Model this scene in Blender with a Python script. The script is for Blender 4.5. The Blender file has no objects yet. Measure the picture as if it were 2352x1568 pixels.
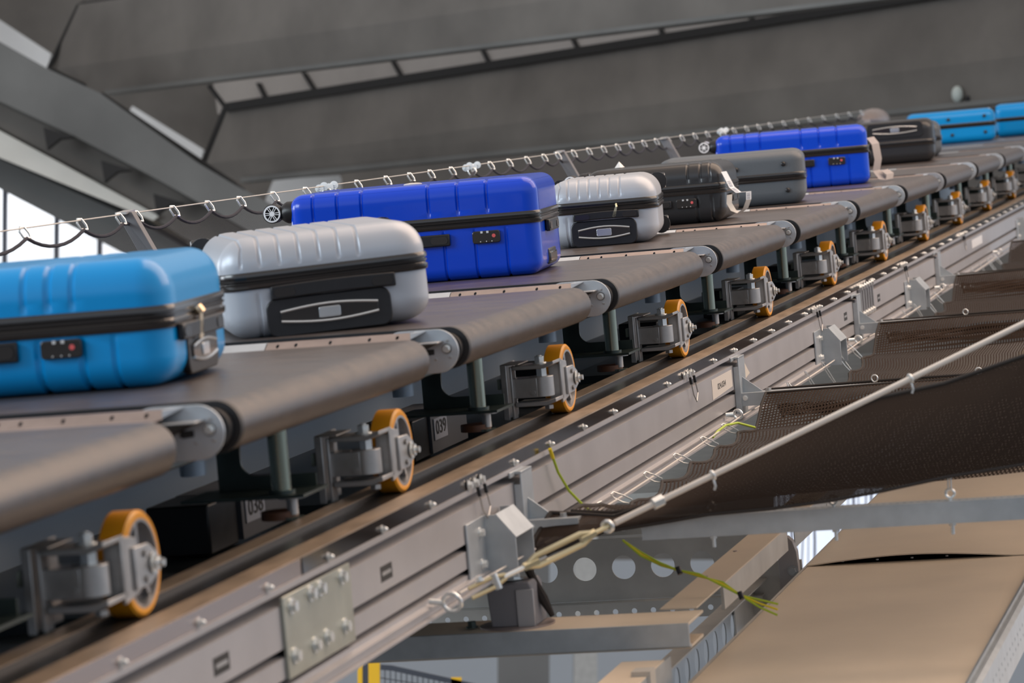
import bpy, bmesh, math, random
from mathutils import Matrix, Vector
random.seed(7)
SC = bpy.context.scene
COL = SC.collection
PI = math.pi

# ------------------------------------------------------------------ camera, world, lights, exposure
F = 7600.0                      # focal length in pixels of the 2352 px wide frame
H = 5.0                         # camera height over the hall floor
PITCH = math.radians(3.0)
cam_d = bpy.data.cameras.new('camera')
cam = bpy.data.objects.new('camera', cam_d); COL.objects.link(cam)
cam_d.sensor_width = 36.0
cam_d.lens = 36.0 * F / 2352.0
cam.location = (0, 0, H)
cam.rotation_euler = (PI/2 + PITCH, 0, 0)
cam_d.clip_end = 300
cam_d.dof.use_dof = True
cam_d.dof.focus_distance = 9.7
cam_d.dof.aperture_fstop = 7.0
SC.camera = cam

w = bpy.data.worlds.new('world'); SC.world = w; w.use_nodes = True
nt = w.node_tree; nt.nodes.clear()
wo = nt.nodes.new('ShaderNodeOutputWorld'); bg = nt.nodes.new('ShaderNodeBackground')
tc = nt.nodes.new('ShaderNodeTexCoord'); sx = nt.nodes.new('ShaderNodeSeparateXYZ')
rp = nt.nodes.new('ShaderNodeValToRGB')
mp = nt.nodes.new('ShaderNodeMath'); mp.operation = 'MULTIPLY_ADD'; mp.inputs[1].default_value = .5; mp.inputs[2].default_value = .5
nt.links.new(tc.outputs['Generated'], sx.inputs[0]); nt.links.new(sx.outputs['Z'], mp.inputs[0]); nt.links.new(mp.outputs[0], rp.inputs[0])
e = rp.color_ramp.elements
e[0].position = .0; e[0].color = (.10, .10, .10, 1)
e[1].position = 1.0; e[1].color = (.75, .66, .60, 1)
for p, c in ((.46, (.13, .13, .14)), (.5, (.62, .72, .86)), (.58, (.84, .95, 1.10)), (.75, (.66, .62, .60))):
    k = e.new(p); k.color = (*c, 1)
nt.links.new(rp.outputs[0], bg.inputs[0]); bg.inputs[1].default_value = 0.85
nt.links.new(bg.outputs[0], wo.inputs[0])

def area(name, loc, target, size, sizey, power, color):
    d = bpy.data.lights.new(name, 'AREA'); d.shape = 'RECTANGLE'; d.size = size; d.size_y = sizey
    d.energy = power; d.color = color
    o = bpy.data.objects.new(name, d); COL.objects.link(o); o.location = loc
    o.rotation_euler = (Vector(target) - Vector(loc)).to_track_quat('-Z', 'Y').to_euler()
    return o
area('roof_light', (5.5, 11, H+8), (1.0, 10, H), 10, 14, 1500, (1.0, .74, .56))
area('side_window_light', (-9, 4, H+3.5), (0, 9, H), 5, 3, 420, (.80, .92, 1.0))
area('far_window_light', (-14, 24, H+2.5), (0, 14, H), 6, 4, 500, (.85, .93, 1.0))

area('beam_fill_light', (-18, 10, H+3), (6, 40, H+6), 9, 5, 1500, (.86, .93, 1.0))  # added fill with no window there, brightens the far beams

SC.view_settings.view_transform = 'Standard'; SC.view_settings.look = 'None'
SC.view_settings.exposure = 0.0; SC.view_settings.gamma = 1.0; SC.view_settings.use_curve_mapping = False

# ------------------------------------------------------------------ frames
def cam2world(v):               # v = (right, up, forward) seen from the lens
    x, y, z = v; c, s = math.cos(PITCH), math.sin(PITCH)
    return Vector((x, z*c - y*s, z*s + y*c))
T_ = cam2world((0.23733757, 0.08518178, 0.96768535)).normalized()
O_ = cam2world((0.96753171, 0.06839315, -0.24332028)).normalized()
N_ = O_.cross(T_).normalized()
R_ = cam2world((186/F*8.3, 99/F*8.3, 8.3)) + Vector((0, 0, H))
M = Matrix(((O_.x, T_.x, N_.x, R_.x), (O_.y, T_.y, N_.y, R_.y), (O_.z, T_.z, N_.z, R_.z), (0, 0, 0, 1)))
I4 = Matrix.Identity(4)
P = 1.504                       # cart pitch along the sorter
# sorter coordinates are (u outwards, s along travel, n up from the roller axis)
def W(px, py, Y):               # a direction seen in the photo, at the hall depth Y
    a, b = (px-1176)/F, (784-py)/F
    v = cam2world((a, b, 1)); v *= Y / v.y
    return Vector((v.x, v.y, v.z + H))

# ------------------------------------------------------------------ materials
def mat(name, col, rough=.5, metal=0., spec=.5, coat=0., noise=0., nscale=30., bump=0., bscale=200., emit=None, stretch=None, mottled=None):
    m = bpy.data.materials.new(name); m.use_nodes = True
    t = m.node_tree; b = t.nodes['Principled BSDF']
    b.inputs['Base Color'].default_value = (*col, 1); b.inputs['Roughness'].default_value = rough
    b.inputs['Metallic'].default_value = metal; b.inputs['Specular IOR Level'].default_value = spec
    b.inputs['Coat Weight'].default_value = coat; b.inputs['Coat Roughness'].default_value = .08
    if emit:
        b.inputs['Emission Color'].default_value = (*emit[0], 1); b.inputs['Emission Strength'].default_value = emit[1]
    if noise or bump:
        c = t.nodes.new('ShaderNodeTexCoord'); mpn = t.nodes.new('ShaderNodeMapping')
        t.links.new(c.outputs['Object'], mpn.inputs[0])
        if stretch: mpn.inputs['Scale'].default_value = stretch
    if noise:
        n = t.nodes.new('ShaderNodeTexNoise'); n.inputs['Scale'].default_value = nscale; n.inputs['Detail'].default_value = 5
        t.links.new(mpn.outputs[0], n.inputs['Vector'])
        r = t.nodes.new('ShaderNodeMapRange'); r.inputs['From Min'].default_value = .3; r.inputs['From Max'].default_value = .7
        r.inputs['To Min'].default_value = 1-noise; r.inputs['To Max'].default_value = 1+noise
        t.links.new(n.outputs['Fac'], r.inputs['Value'])
        mx = t.nodes.new('ShaderNodeVectorMath'); mx.operation = 'SCALE'; mx.inputs[0].default_value = col
        t.links.new(r.outputs[0], mx.inputs['Scale']); t.links.new(mx.outputs[0], b.inputs['Base Color'])
        rr = t.nodes.new('ShaderNodeMapRange'); rr.inputs['To Min'].default_value = max(0, rough-.12*noise*4); rr.inputs['To Max'].default_value = min(1, rough+.12*noise*4)
        t.links.new(n.outputs['Fac'], rr.inputs['Value']); t.links.new(rr.outputs[0], b.inputs['Roughness'])
    if bump:
        n2 = t.nodes.new('ShaderNodeTexNoise'); n2.inputs['Scale'].default_value = bscale
        t.links.new(mpn.outputs[0], n2.inputs['Vector'])
        bn = t.nodes.new('ShaderNodeBump'); bn.inputs['Strength'].default_value = bump; bn.inputs['Distance'].default_value = .002
        t.links.new(n2.outputs['Fac'], bn.inputs['Height']); t.links.new(bn.outputs[0], b.inputs['Normal'])
    return m
def net_mat(name, col, cu, cv, thick, diamond=False):
    m = bpy.data.materials.new(name); m.use_nodes = True
    t = m.node_tree; b = t.nodes['Principled BSDF']; out = t.nodes['Material Output']
    b.inputs['Base Color'].default_value = (*col, 1); b.inputs['Roughness'].default_value = .75; b.inputs['Specular IOR Level'].default_value = .12
    uv = t.nodes.new('ShaderNodeUVMap'); s = t.nodes.new('ShaderNodeSeparateXYZ'); t.links.new(uv.outputs[0], s.inputs[0])
    def mth(op, a, bb=None):
        n = t.nodes.new('ShaderNodeMath'); n.operation = op
        for i, v in enumerate((a, bb)):
            if v is None: continue
            if isinstance(v, (int, float)): n.inputs[i].default_value = v
            else: t.links.new(v, n.inputs[i])
        return n.outputs[0]
    a, c = mth('MULTIPLY', s.outputs['X'], 1/cu), mth('MULTIPLY', s.outputs['Y'], 1/cv)
    if diamond: a, c = mth('ADD', a, c), mth('SUBTRACT', a, c)
    la = mth('LESS_THAN', mth('FRACT', a), thick); lc = mth('LESS_THAN', mth('FRACT', c), thick)
    k = mth('MAXIMUM', la, lc)
    tr = t.nodes.new('ShaderNodeBsdfTransparent'); mx = t.nodes.new('ShaderNodeMixShader')
    t.links.new(k, mx.inputs[0]); t.links.new(tr.outputs[0], mx.inputs[1]); t.links.new(b.outputs[0], mx.inputs[2])
    t.links.new(mx.outputs[0], out.inputs[0])
    return m

MT = dict(
 belt=mat('belt_rubber', (.078, .062, .055), .33, spec=.65, noise=.22, nscale=6, bump=.12, bscale=260, stretch=(1.5, 5, 5)),
 rubber=mat('black_rubber', (.012, .012, .014), .55),
 plate=mat('zinc_plate', (.52, .56, .60), .40, metal=.55, noise=.06, nscale=20),
 cover=mat('cover_plate', (.36, .30, .28), .38, metal=.7, noise=.12, nscale=18),
 steel=mat('dull_steel', (.44, .44, .44), .42, metal=.75, noise=.12, nscale=25),
 bright=mat('bright_zinc', (.84, .87, .87), .25, metal=.65),
 green=mat('dark_passivated_steel', (.055, .075, .070), .35, metal=.5, noise=.2, nscale=14),
 tube=mat('passivated_tube', (.30, .33, .27), .25, metal=.9),
 orange=mat('orange_polyurethane', (.86, .36, .015), .38, spec=.5),
 rim=mat('wheel_rim', (.42, .42, .43), .35, metal=.8, noise=.1),
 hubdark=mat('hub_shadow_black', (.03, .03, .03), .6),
 alu=mat('anodised_aluminium', (.45, .44, .45), .42, metal=.45, noise=.05, nscale=8, bump=.05, bscale=90),
 groove=mat('groove_black', (.02, .02, .02), .6),
 polished=mat('polished_dark_steel', (.085, .070, .066), .14, metal=.9),
 track=mat('worn_track_steel', (.44, .34, .25), .42, metal=.6, noise=.15, nscale=9, stretch=(4, 1, 4)),
 channel=mat('oiled_channel', (.05, .048, .048), .28, metal=.5),
 inner=mat('inner_rail_blue_lit', (.52, .64, .78), .5, metal=.2),  # bluish light under the carts is put into this colour
 tray=mat('dark_tray', (.035, .045, .05), .35, metal=.4),
 paper=mat('label_paper', (.62, .58, .53), .6),
 white=mat('white_plastic', (.92, .93, .95), .3),
 ink=mat('black_ink', (.015, .015, .015), .6),
 tapem=mat('masking_tape', (.62, .57, .50), .6),
 galv=mat('galvanised_steel', (.46, .50, .53), .38, metal=.55, noise=.08, nscale=22),
 galvd=mat('galvanised_dull', (.58, .56, .52), .45, metal=.5, noise=.1, nscale=10),
 chute=mat('warm_lit_metal', (.68, .57, .44), .42, metal=.15, noise=.07, nscale=3),  # light grey metal, the warm overhead light put into its tan
 brass=mat('yellow_zinc', (.66, .60, .40), .30, metal=.8),
 ropew=mat('white_cable_sleeve', (.66, .62, .57), .5),
 rope=mat('dark_rope', (.022, .017, .015), .8),
 ropeb=mat('navy_rope', (.02, .022, .035), .8),
 wirey=mat('green_yellow_wire', (.42, .55, .03), .4),
 wireyy=mat('yellow_sleeve', (.80, .62, .02), .4),
 black=mat('black_plastic', (.013, .013, .015), .35, noise=.1),
 blackg=mat('glossy_black_trim', (.02, .017, .016), .22, spec=.6, coat=.3),
 dial=mat('lock_dial_white', (.7, .7, .7), .4),
 red=mat('lock_red', (.75, .12, .12), .4),
 chrome=mat('chrome_trim', (.75, .78, .80), .22, metal=.9),
 gold=mat('brassy_zip_pull', (.80, .62, .42), .28, metal=.9),
 conc=mat('grey_concrete', (.205, .188, .168), .85, noise=.22, nscale=.9),
 concd=mat('dark_joint', (.035, .034, .033), .9),
 concg=mat('grey_green_concrete', (.20, .20, .19), .85, noise=.2, nscale=.8),
 roofp=mat('pale_roof_panel', (.50, .46, .42), .8, noise=.06, nscale=2),
 roofw=mat('pale_and_lit_patch', (.92, .92, .90), .7, noise=.05, nscale=2),  # light falling on the roof painted as near-white; also the column head
 roofc=mat('cream_lit_band', (.92, .89, .80), .8, noise=.06, nscale=2),  # bright band of light along the girder, painted in cream
 mull=mat('window_mullion', (.05, .06, .09), .5),
 floorm=mat('hall_floor', (.10, .10, .10), .6, noise=.1, nscale=.5),
 wallw=mat('pale_wall', (.62, .66, .70), .7),
 wallg=mat('grey_wall', (.25, .245, .235), .8, noise=.08, nscale=1),
 yellow=mat('safety_yellow', (.85, .52, .02), .45),
 fenced=mat('fence_dark', (.05, .06, .08), .5),
 pane=mat('daylight_pane', (.9, .93, .97), .3, emit=((.93, .96, 1.0), 1.25)),
 striped=mat('strip_curtain', (.8, .85, .95), .2, emit=((.80, .88, 1.0), .8)),
 net=net_mat('brown_net', (.030, .018, .012), .0140, .0100, .46),
 netd=net_mat('dense_brown_net', (.028, .018, .013), .0075, .0075, .78, True),
 netf=net_mat('fine_black_net', (.02, .02, .025), .006, .006, .14, True),
 s_blue=mat('royal_blue_shell', (.001, .058, .62), .22, spec=.4, coat=.25, bump=.03, bscale=60),
 s_lb=mat('light_blue_shell', (.0, .30, .72), .30, spec=.35, coat=.25),
 s_silver=mat('silver_shell', (.45, .48, .53), .38, metal=.22, spec=.5, coat=.1),
 s_black=mat('charcoal_shell', (.022, .022, .024), .30, spec=.5, coat=.2),
 s_grey=mat('slate_shell', (.10, .115, .13), .42, spec=.5, noise=.08, nscale=300),
 clear=mat('clear_film', (.75, .75, .74), .15, spec=.8),
 strap=mat('pale_fabric', (.38, .35, .34), .7),
)

# ------------------------------------------------------------------ mesh builder
class MB:
    def __init__(s): s.v = []; s.f = []; s.uv = None
    def add(s, vs, fs):
        b = len(s.v); s.v += [Vector(p) for p in vs]; s.f += [tuple(i+b for i in f) for f in fs]; return s
    def box(s, a, b):
        (x0, y0, z0), (x1, y1, z1) = a, b
        return s.add([(x0,y0,z0),(x1,y0,z0),(x1,y1,z0),(x0,y1,z0),(x0,y0,z1),(x1,y0,z1),(x1,y1,z1),(x0,y1,z1)],
                     [(3,2,1,0),(4,5,6,7),(0,1,5,4),(1,2,6,5),(2,3,7,6),(3,0,4,7)])
    def cyl(s, p, q, r, r2=None, k=20, cap=True):
        p, q = Vector(p), Vector(q); r2 = r if r2 is None else r2
        d = (q-p).normalized(); a = d.orthogonal().normalized(); b = d.cross(a)
        vs = [p + (a*math.cos(2*PI*i/k)+b*math.sin(2*PI*i/k))*r for i in range(k)] + [q + (a*math.cos(2*PI*i/k)+b*math.sin(2*PI*i/k))*r2 for i in range(k)]
        fs = [(i, (i+1)%k, k+(i+1)%k, k+i) for i in range(k)]
        if cap: fs += [tuple(range(k))[::-1], tuple(range(k, 2*k))]
        return s.add(vs, fs)
    def lathe(s, p, d, prof, k=32, cap=True):     # prof: (distance along d, radius)
        p = Vector(p); d = Vector(d).normalized(); a = d.orthogonal().normalized(); b = d.cross(a)
        n = len(prof); vs = []
        for t, r in prof:
            for i in range(k): vs.append(p + d*t + (a*math.cos(2*PI*i/k)+b*math.sin(2*PI*i/k))*max(r, 1e-5))
        fs = [(j*k+i, j*k+(i+1)%k, (j+1)*k+(i+1)%k, (j+1)*k+i) for j in range(n-1) for i in range(k)]
        if cap and prof[0][1] > 1e-4: fs.append(tuple(range(k))[::-1])
        if cap and prof[-1][1] > 1e-4: fs.append(tuple(range((n-1)*k, n*k)))
        return s.add(vs, fs)
    def tube(s, pts, r, k=8, closed=False):
        pts = [Vector(p) for p in pts]; n = len(pts); vs = []; prev = None
        for i, p in enumerate(pts):
            if closed: d = pts[(i+1) % n] - pts[i-1]
            else: d = pts[min(i+1, n-1)] - pts[max(i-1, 0)]
            d = d.normalized() if d.length > 1e-9 else Vector((1, 0, 0))
            a = d.orthogonal() if prev is None else prev - d*prev.dot(d)
            if a.length < 1e-6: a = d.orthogonal()
            a.normalize(); prev = a; b = d.cross(a)
            rr = r[i] if isinstance(r, (list, tuple)) else r
            for j in range(k): vs.append(p + (a*math.cos(2*PI*j/k)+b*math.sin(2*PI*j/k))*rr)
        m = n if closed else n-1
        fs = [(i*k+j, i*k+(j+1)%k, ((i+1)%n)*k+(j+1)%k, ((i+1)%n)*k+j) for i in range(m) for j in range(k)]
        if not closed: fs += [tuple(range(k))[::-1], tuple(range((n-1)*k, n*k))]
        return s.add(vs, fs)
    def prism(s, poly, ax, a, b):       # polygon in the two other axes, extruded along axis ax from a to b
        def P3(p, t):
            if ax == 0: return (t, p[0], p[1])
            if ax == 1: return (p[0], t, p[1])
            return (p[0], p[1], t)
        k = len(poly)
        return s.add([P3(p, a) for p in poly]+[P3(p, b) for p in poly],
                     [tuple(range(k))[::-1], tuple(range(k, 2*k))]+[(i, (i+1)%k, k+(i+1)%k, k+i) for i in range(k)])
    def extr(s, pts, vec):              # any planar 3-D polygon pushed along vec
        k = len(pts); vec = Vector(vec); pts = [Vector(p) for p in pts]
        return s.add(pts+[p+vec for p in pts], [tuple(range(k))[::-1], tuple(range(k, 2*k))]+[(i, (i+1)%k, k+(i+1)%k, k+i) for i in range(k)])
    def frameplate(s, outer, inner, ax, a, b):  # plate with one hole; outer and inner have the same count
        k = len(outer)
        def P3(p, t):
            if ax == 0: return (t, p[0], p[1])
            if ax == 1: return (p[0], t, p[1])
            return (p[0], p[1], t)
        vs = [P3(p, a) for p in outer]+[P3(p, a) for p in inner]+[P3(p, b) for p in outer]+[P3(p, b) for p in inner]
        fs = []
        for i in range(k):
            j = (i+1) % k
            fs += [(i, j, k+j, k+i), (2*k+i, 3*k+i, 3*k+j, 2*k+j), (i, 2*k+i, 2*k+j, j), (k+i, k+j, 3*k+j, 3*k+i)]
        return s.add(vs, fs)
    def perf(s, ax, a, b, lo, hi, v0, v1, holes, r, k=16):  # plate from lo to hi with a row of round holes at mid height
        hs = sorted(holes); vm = (v0+v1)/2 if not isinstance(r, tuple) else r[1]
        rr = r if not isinstance(r, tuple) else r[0]
        cuts = [lo]+[(hs[i]+hs[i+1])/2 for i in range(len(hs)-1)]+[hi]
        for i, h in enumerate(hs):
            x0, x1 = cuts[i], cuts[i+1]
            inner = [(h+rr*math.cos(2*PI*(j+.5)/k), vm+rr*math.sin(2*PI*(j+.5)/k)) for j in range(k)]
            outer = []
            for j in range(k):
                an = 2*PI*(j+.5)/k; c, sn = math.cos(an), math.sin(an)
                q = max(abs(c), abs(sn)); c, sn = c/q, sn/q
                outer.append((h+(c*(x1-h) if c > 0 else c*(h-x0)), vm+(sn*(v1-vm) if sn > 0 else sn*(vm-v0))))
            # snap the corners
            for (cx_, cy_) in ((x0, v0), (x0, v1), (x1, v0), (x1, v1)):
                j = min(range(k), key=lambda j: (outer[j][0]-cx_)**2+(outer[j][1]-cy_)**2); outer[j] = (cx_, cy_)
            s.frameplate(outer, inner, ax, a, b)
        return s
    def ball(s, c, r, sc=(1, 1, 1), k=14, m=9):
        c = Vector(c); vs = [c+Vector((0, 0, r*sc[2]))]
        for j in range(1, m):
            th = PI*j/m
            for i in range(k): vs.append(c+Vector((r*sc[0]*math.sin(th)*math.cos(2*PI*i/k), r*sc[1]*math.sin(th)*math.sin(2*PI*i/k), r*sc[2]*math.cos(th))))
        vs.append(c-Vector((0, 0, r*sc[2]))); fs = [(0, 1+i, 1+(i+1)%k) for i in range(k)]
        for j in range(m-2):
            for i in range(k): a = 1+j*k; fs.append((a+i, a+k+i, a+k+(i+1)%k, a+(i+1)%k))
        a = 1+(m-2)*k; L = len(vs)-1; fs += [(a+i, L, a+(i+1)%k) for i in range(k)]
        return s.add(vs, fs)
    def hexbolt(s, c, d, r, h, washer=True, stud=0.):
        c, d = Vector(c), Vector(d).normalized()
        if washer: s.cyl(c, c+d*h*.22, r*1.35, k=20)
        s.cyl(c+d*h*.2, c+d*h, r, k=6)
        if stud: s.cyl(c+d*h, c+d*(h+stud), r*.5, k=10)
        return s
    def ring(s, c, d, R, r, k=24, kk=8):
        c, d = Vector(c), Vector(d).normalized(); a = d.orthogonal().normalized(); b = d.cross(a)
        return s.tube([c+(a*math.cos(2*PI*i/k)+b*math.sin(2*PI*i/k))*R for i in range(k)], r, kk, True)
    def sheet(s, grid, su, sv):          # grid[i][j] of points, with uv in metres
        n, m = len(grid), len(grid[0]); s.add([p for row in grid for p in row], [(i*m+j, i*m+j+1, (i+1)*m+j+1, (i+1)*m+j) for i in range(n-1) for j in range(m-1)])
        s.uv = [(su[i], sv[j]) for i in range(n) for j in range(m)]
        return s
    def build(s, name, m, parent=None, bev=0., smooth=True, off=None, recalc=True):
        o_ = Vector(off) if off is not None else Vector((0, 0, 0))
        if parent is not None and 'off' in INFO.get(parent.name, {}): o_ = INFO[parent.name]['off']
        me = bpy.data.meshes.new(name); me.from_pydata([p-o_ for p in s.v], [], s.f)
        if recalc and not s.uv:
            b = bmesh.new(); b.from_mesh(me); bmesh.ops.recalc_face_normals(b, faces=b.faces); b.to_mesh(me); b.free()
        if s.uv:
            l = me.uv_layers.new(name='UVMap')
            for lp in me.loops: l.data[lp.index].uv = s.uv[lp.vertex_index]
        me.materials.append(m)
        o = bpy.data.objects.new(name, me); COL.objects.link(o)
        if parent is not None: o.parent = parent; INFO[o.name] = INFO.get(parent.name, {})
        if smooth:
            for p in me.polygons: p.use_smooth = True
            try: me.set_sharp_from_angle(angle=math.radians(35))
            except Exception: pass
        if bev:
            md = o.modifiers.new('edge', 'BEVEL'); md.width = bev; md.segments = 2; md.limit_method = 'ANGLE'; md.angle_limit = math.radians(40)
        return o
INFO = {}
def props(o, label=None, cat=None, group=None, kind=None):
    if label: o['label'] = label
    if cat: o['category'] = cat
    if group: o['group'] = group
    if kind: o['kind'] = kind
    return o
def thing(name, label, cat, loc=(0, 0, 0), rot=0., group=None, frame=None, absolute=True):
    """An Empty at the thing's base; parts are given in sorter coordinates (absolute) or relative to it."""
    fr = M if frame is None else frame
    o = bpy.data.objects.new(name, None); COL.objects.link(o); o.empty_display_size = .05
    o.matrix_world = fr @ Matrix.Translation(loc) @ Matrix.Rotation(rot, 4, 'Z')
    INFO[o.name] = {'off': Vector(loc) if absolute else Vector((0, 0, 0))}
    return props(o, label, cat, group)
def solo(name, mb, m, label=None, cat=None, group=None, kind=None, frame=None, bev=0., smooth=True):
    fr = M if frame is None else frame
    n = len(mb.v); lo = [min(p[i] for p in mb.v) for i in range(3)]; hi = [max(p[i] for p in mb.v) for i in range(3)]
    c = Vector(((lo[0]+hi[0])/2, (lo[1]+hi[1])/2, lo[2]))
    o = mb.build(name, m, None, bev, smooth, off=c); o.matrix_world = fr @ Matrix.Translation(c)
    return props(o, label, cat, group, kind)
def copy_tree(o, parent=None):
    c = o.copy(); COL.objects.link(c)
    if parent is not None: c.parent = parent
    for ch in [x for x in o.children]: copy_tree(ch, c)
    return c
def text(s, size, m, parent, mtx, name='lettering', sx_=1.):
    cu = bpy.data.curves.new(name, 'FONT'); cu.body = s; cu.size = size; cu.extrude = .0004; cu.align_x = 'CENTER'; cu.align_y = 'CENTER'
    tmp = bpy.data.objects.new('tmp', cu); COL.objects.link(tmp)
    dg = bpy.context.evaluated_depsgraph_get(); me = bpy.data.meshes.new_from_object(tmp.evaluated_get(dg))
    bpy.data.objects.remove(tmp); me.materials.clear(); me.materials.append(m)
    o = bpy.data.objects.new(name, me); COL.objects.link(o); o.parent = parent
    o.matrix_local = mtx @ Matrix.Diagonal((sx_, 1, 1, 1))
    return o
def lerp(a, b, t): return a+(b-a)*t

# ------------------------------------------------------------------ the hall (structure)
def struct(name, mb, m, label=None, bev=0.): return solo(name, mb, m, label, None, None, 'structure', I4, bev, False)
struct('floor', MB().box((-45, -6, -.2), (45, 75, 0)), MT['floorm'])

# far concrete beams: each a deep beam running towards the right, nearer on the right
def beam(name, pts, back, m): return struct(name, MB().extr([W(*p) for p in pts], back), m)
BD = Vector((-.66, .751, 0))                     # run of the far beams
def WB(px, py, Y0, out=0.):                      # point on the vertical face of a beam, out towards the lens side
    nrm = Vector((.751, .66, 0)); p0 = W(1176, 200, Y0) - nrm*out
    d = W(px, py, 1.0) - Vector((0, 0, H)); t = (p0 - Vector((0, 0, H))).dot(nrm)/d.dot(nrm)
    return Vector((0, 0, H)) + d*t
def bulge(name, Y0, top, mid, bot, m, out=.07):
    """Deep beam with an upper face leaning back and a lower face undercut; (left, right) pixels of three edges."""
    nrm = Vector((.751, .66, 0)); f = [WB(*top[0], Y0), WB(*mid[0], Y0, out), WB(*bot[0], Y0)]; g = [WB(*top[1], Y0), WB(*mid[1], Y0, out), WB(*bot[1], Y0)]
    nb = nrm*.22; v = f+g+[f[0]+nb, f[2]+nb, g[0]+nb, g[2]+nb]
    mb = MB().add(v, [(0,1,4,3),(1,2,5,4),(2,7,9,5),(6,0,3,8),(7,6,8,9),(0,6,7,2,1),(3,4,5,9,8)])
    return struct(name, mb, m)
bulge('trim_1', 36, ((182,10),(2420,-300)), ((114,160),(2420,-160)), ((232,215),(2420,-52)), MT['conc'])
bulge('trim_2', 44, ((518,246),(2420,-56)), ((466,377),(2420,118)), ((552,417),(2420,222)), MT['conc'])
struct('trim_3', MB().extr([WB(240,207,35.8), WB(2420,-60,35.8), WB(2420,-50,35.8), WB(240,217,35.8)], (.1,.1,0)), MT['concg'])
struct('trim_4', MB().extr([WB(552,408,43.8), WB(2420,212,43.8), WB(2420,224,43.8), WB(552,419,43.8)], (.1,.1,0)), MT['concg'])
# pale roof panels between the beams with dark joints
struct('ceiling', MB().extr([WB(480,120,47), WB(2420,-80,47), WB(2420,60,47), WB(500,262,47)], (1.5, 1.3, .3)), MT['roofp'])
for q_, (x0, y0, x1, y1) in enumerate(((590,190,612,236),(694,166,724,214),(898,138,926,188),(1104,112,1128,160),(1312,88,1330,124),(1512,60,1524,98),(1720,32,1730,70))):
    struct('trim_%d' % (40+q_), MB().extr([WB(x0-3,y0,46.9), WB(x0+4,y0,46.9), WB(x1+4,y1,46.9), WB(x1-3,y1,46.9)], (.05, .05, 0)), MT['concd'])
struct('trim_6', MB().extr([WB(518,236,43.9), WB(2420,-66,43.9), WB(2420,-46,43.9), WB(518,256,43.9)], (.1,.1,0)), MT['concd'])
# left: the sloping main girder, its dark joints, and the light on it painted as cream bands
def flat(name, Y, pts, dep, m): return struct(name, MB().extr([W(x, y, Y) for x, y in pts], (0, dep, 0)), m)
flat('trim_7', 38.0, [(-330,-95),(-60,62),(110,158),(232,215),(455,374),(540,425),(760,540),(760,640),(520,500),(340,400),(170,312),(-60,205),(-330,55)], 1.2, MT['concg'])
flat('trim_8', 38.6, [(-330,55),(-60,205),(170,312),(340,400),(520,500),(700,620),(700,680),(420,545),(200,400),(-60,262),(-330,110)], .8, MT['conc'])
for i, (x, y) in enumerate(((100,306),(232,382),(352,458))):
    flat('trim_%d' % (9+i), 37.9, [(x,y-14),(x+70,y+8),(x+38,y+12),(x+8,y+36)], .15, MT['concd'])
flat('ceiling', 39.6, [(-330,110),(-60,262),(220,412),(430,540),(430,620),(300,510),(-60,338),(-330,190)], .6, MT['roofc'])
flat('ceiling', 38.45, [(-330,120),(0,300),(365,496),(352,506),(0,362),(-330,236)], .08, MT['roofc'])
flat('trim_12', 39.2, [(-330,175),(-60,322),(300,486),(470,588),(470,700),(322,600),(0,432),(-60,400),(-330,262)], .5, MT['concg'])
flat('trim_13', 39.0, [(-60,318),(300,482),(470,580),(470,592),(300,498),(-60,338)], .1, MT['concd'])
# dark joints along the girder and beams
def joint(name, a, b, wd, Y): struct(name, MB().tube([W(*a, Y), W(*b, Y)], wd), MT['concd'])
k = 14
for a, b, Y in (((112,158),(182,12),42.6),((112,158),(232,217),42.2),((232,217),(540,425),39.2),((182,12),(420,-22),42.6),((466,376),(518,246),39.8),((466,376),(560,440),39.2),((518,246),(480,196),47)):
    joint('trim_%d' % k, a, b, .035, Y); k += 1
# roof bays between girder and beams, light falling there painted as white patches
beam('ceiling', [(-60,-200,52),(200,-200,52),(186,12,52),(112,158,52),(-60,60,52)], (0, .5, 0), MT['conc'])
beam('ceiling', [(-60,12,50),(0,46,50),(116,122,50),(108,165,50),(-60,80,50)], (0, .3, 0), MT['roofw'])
beam('ceiling', [(230,200,53),(540,170,53),(520,250,53),(466,380,53),(230,240,53)], (0, .5, 0), MT['conc'])
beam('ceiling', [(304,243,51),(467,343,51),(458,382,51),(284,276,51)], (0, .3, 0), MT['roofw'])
# rear wall bay with the pale column head behind the second beam
beam('wall_rear', [(-2200,-1100,60),(4200,-1100,60),(4200,1288,60),(-2200,1288,60)], (0, .5, 0), MT['conc'])
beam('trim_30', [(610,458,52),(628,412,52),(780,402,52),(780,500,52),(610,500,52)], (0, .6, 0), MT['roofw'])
# gable window on the left

struct('wall_left', MB().extr([W(330,560,43), W(640,500,43), W(640,900,43), W(330,900,43)], (0,.6,0)), MT['conc'])
struct('wall_left', MB().extr([W(-1700,-700,45), W(-320,-700,45), W(-320,1700,45), W(-1700,1700,45)], (0,.5,0)), MT['conc'])
wp = struct('window_1', MB().extr([W(-330,260,44), W(-60,398,44), W(0,430,44), W(400,636,44), W(400,800,44), W(-330,800,44)], (0,.05,0)), MT['pane'])
mm = MB()
for x, y in ((11,434),(130,494),(229,546)):
    mm.extr([W(x-5,y-60,43.5), W(x+4,y-60,43.5), W(x+1,800,43.5), W(x-8,800,43.5)], (0,.15,0))
o = mm.build('window_frame', MT['mull'], None, 0, False); o.matrix_world = I4
o.parent = wp; o.matrix_parent_inverse = wp.matrix_world.inverted()

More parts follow.
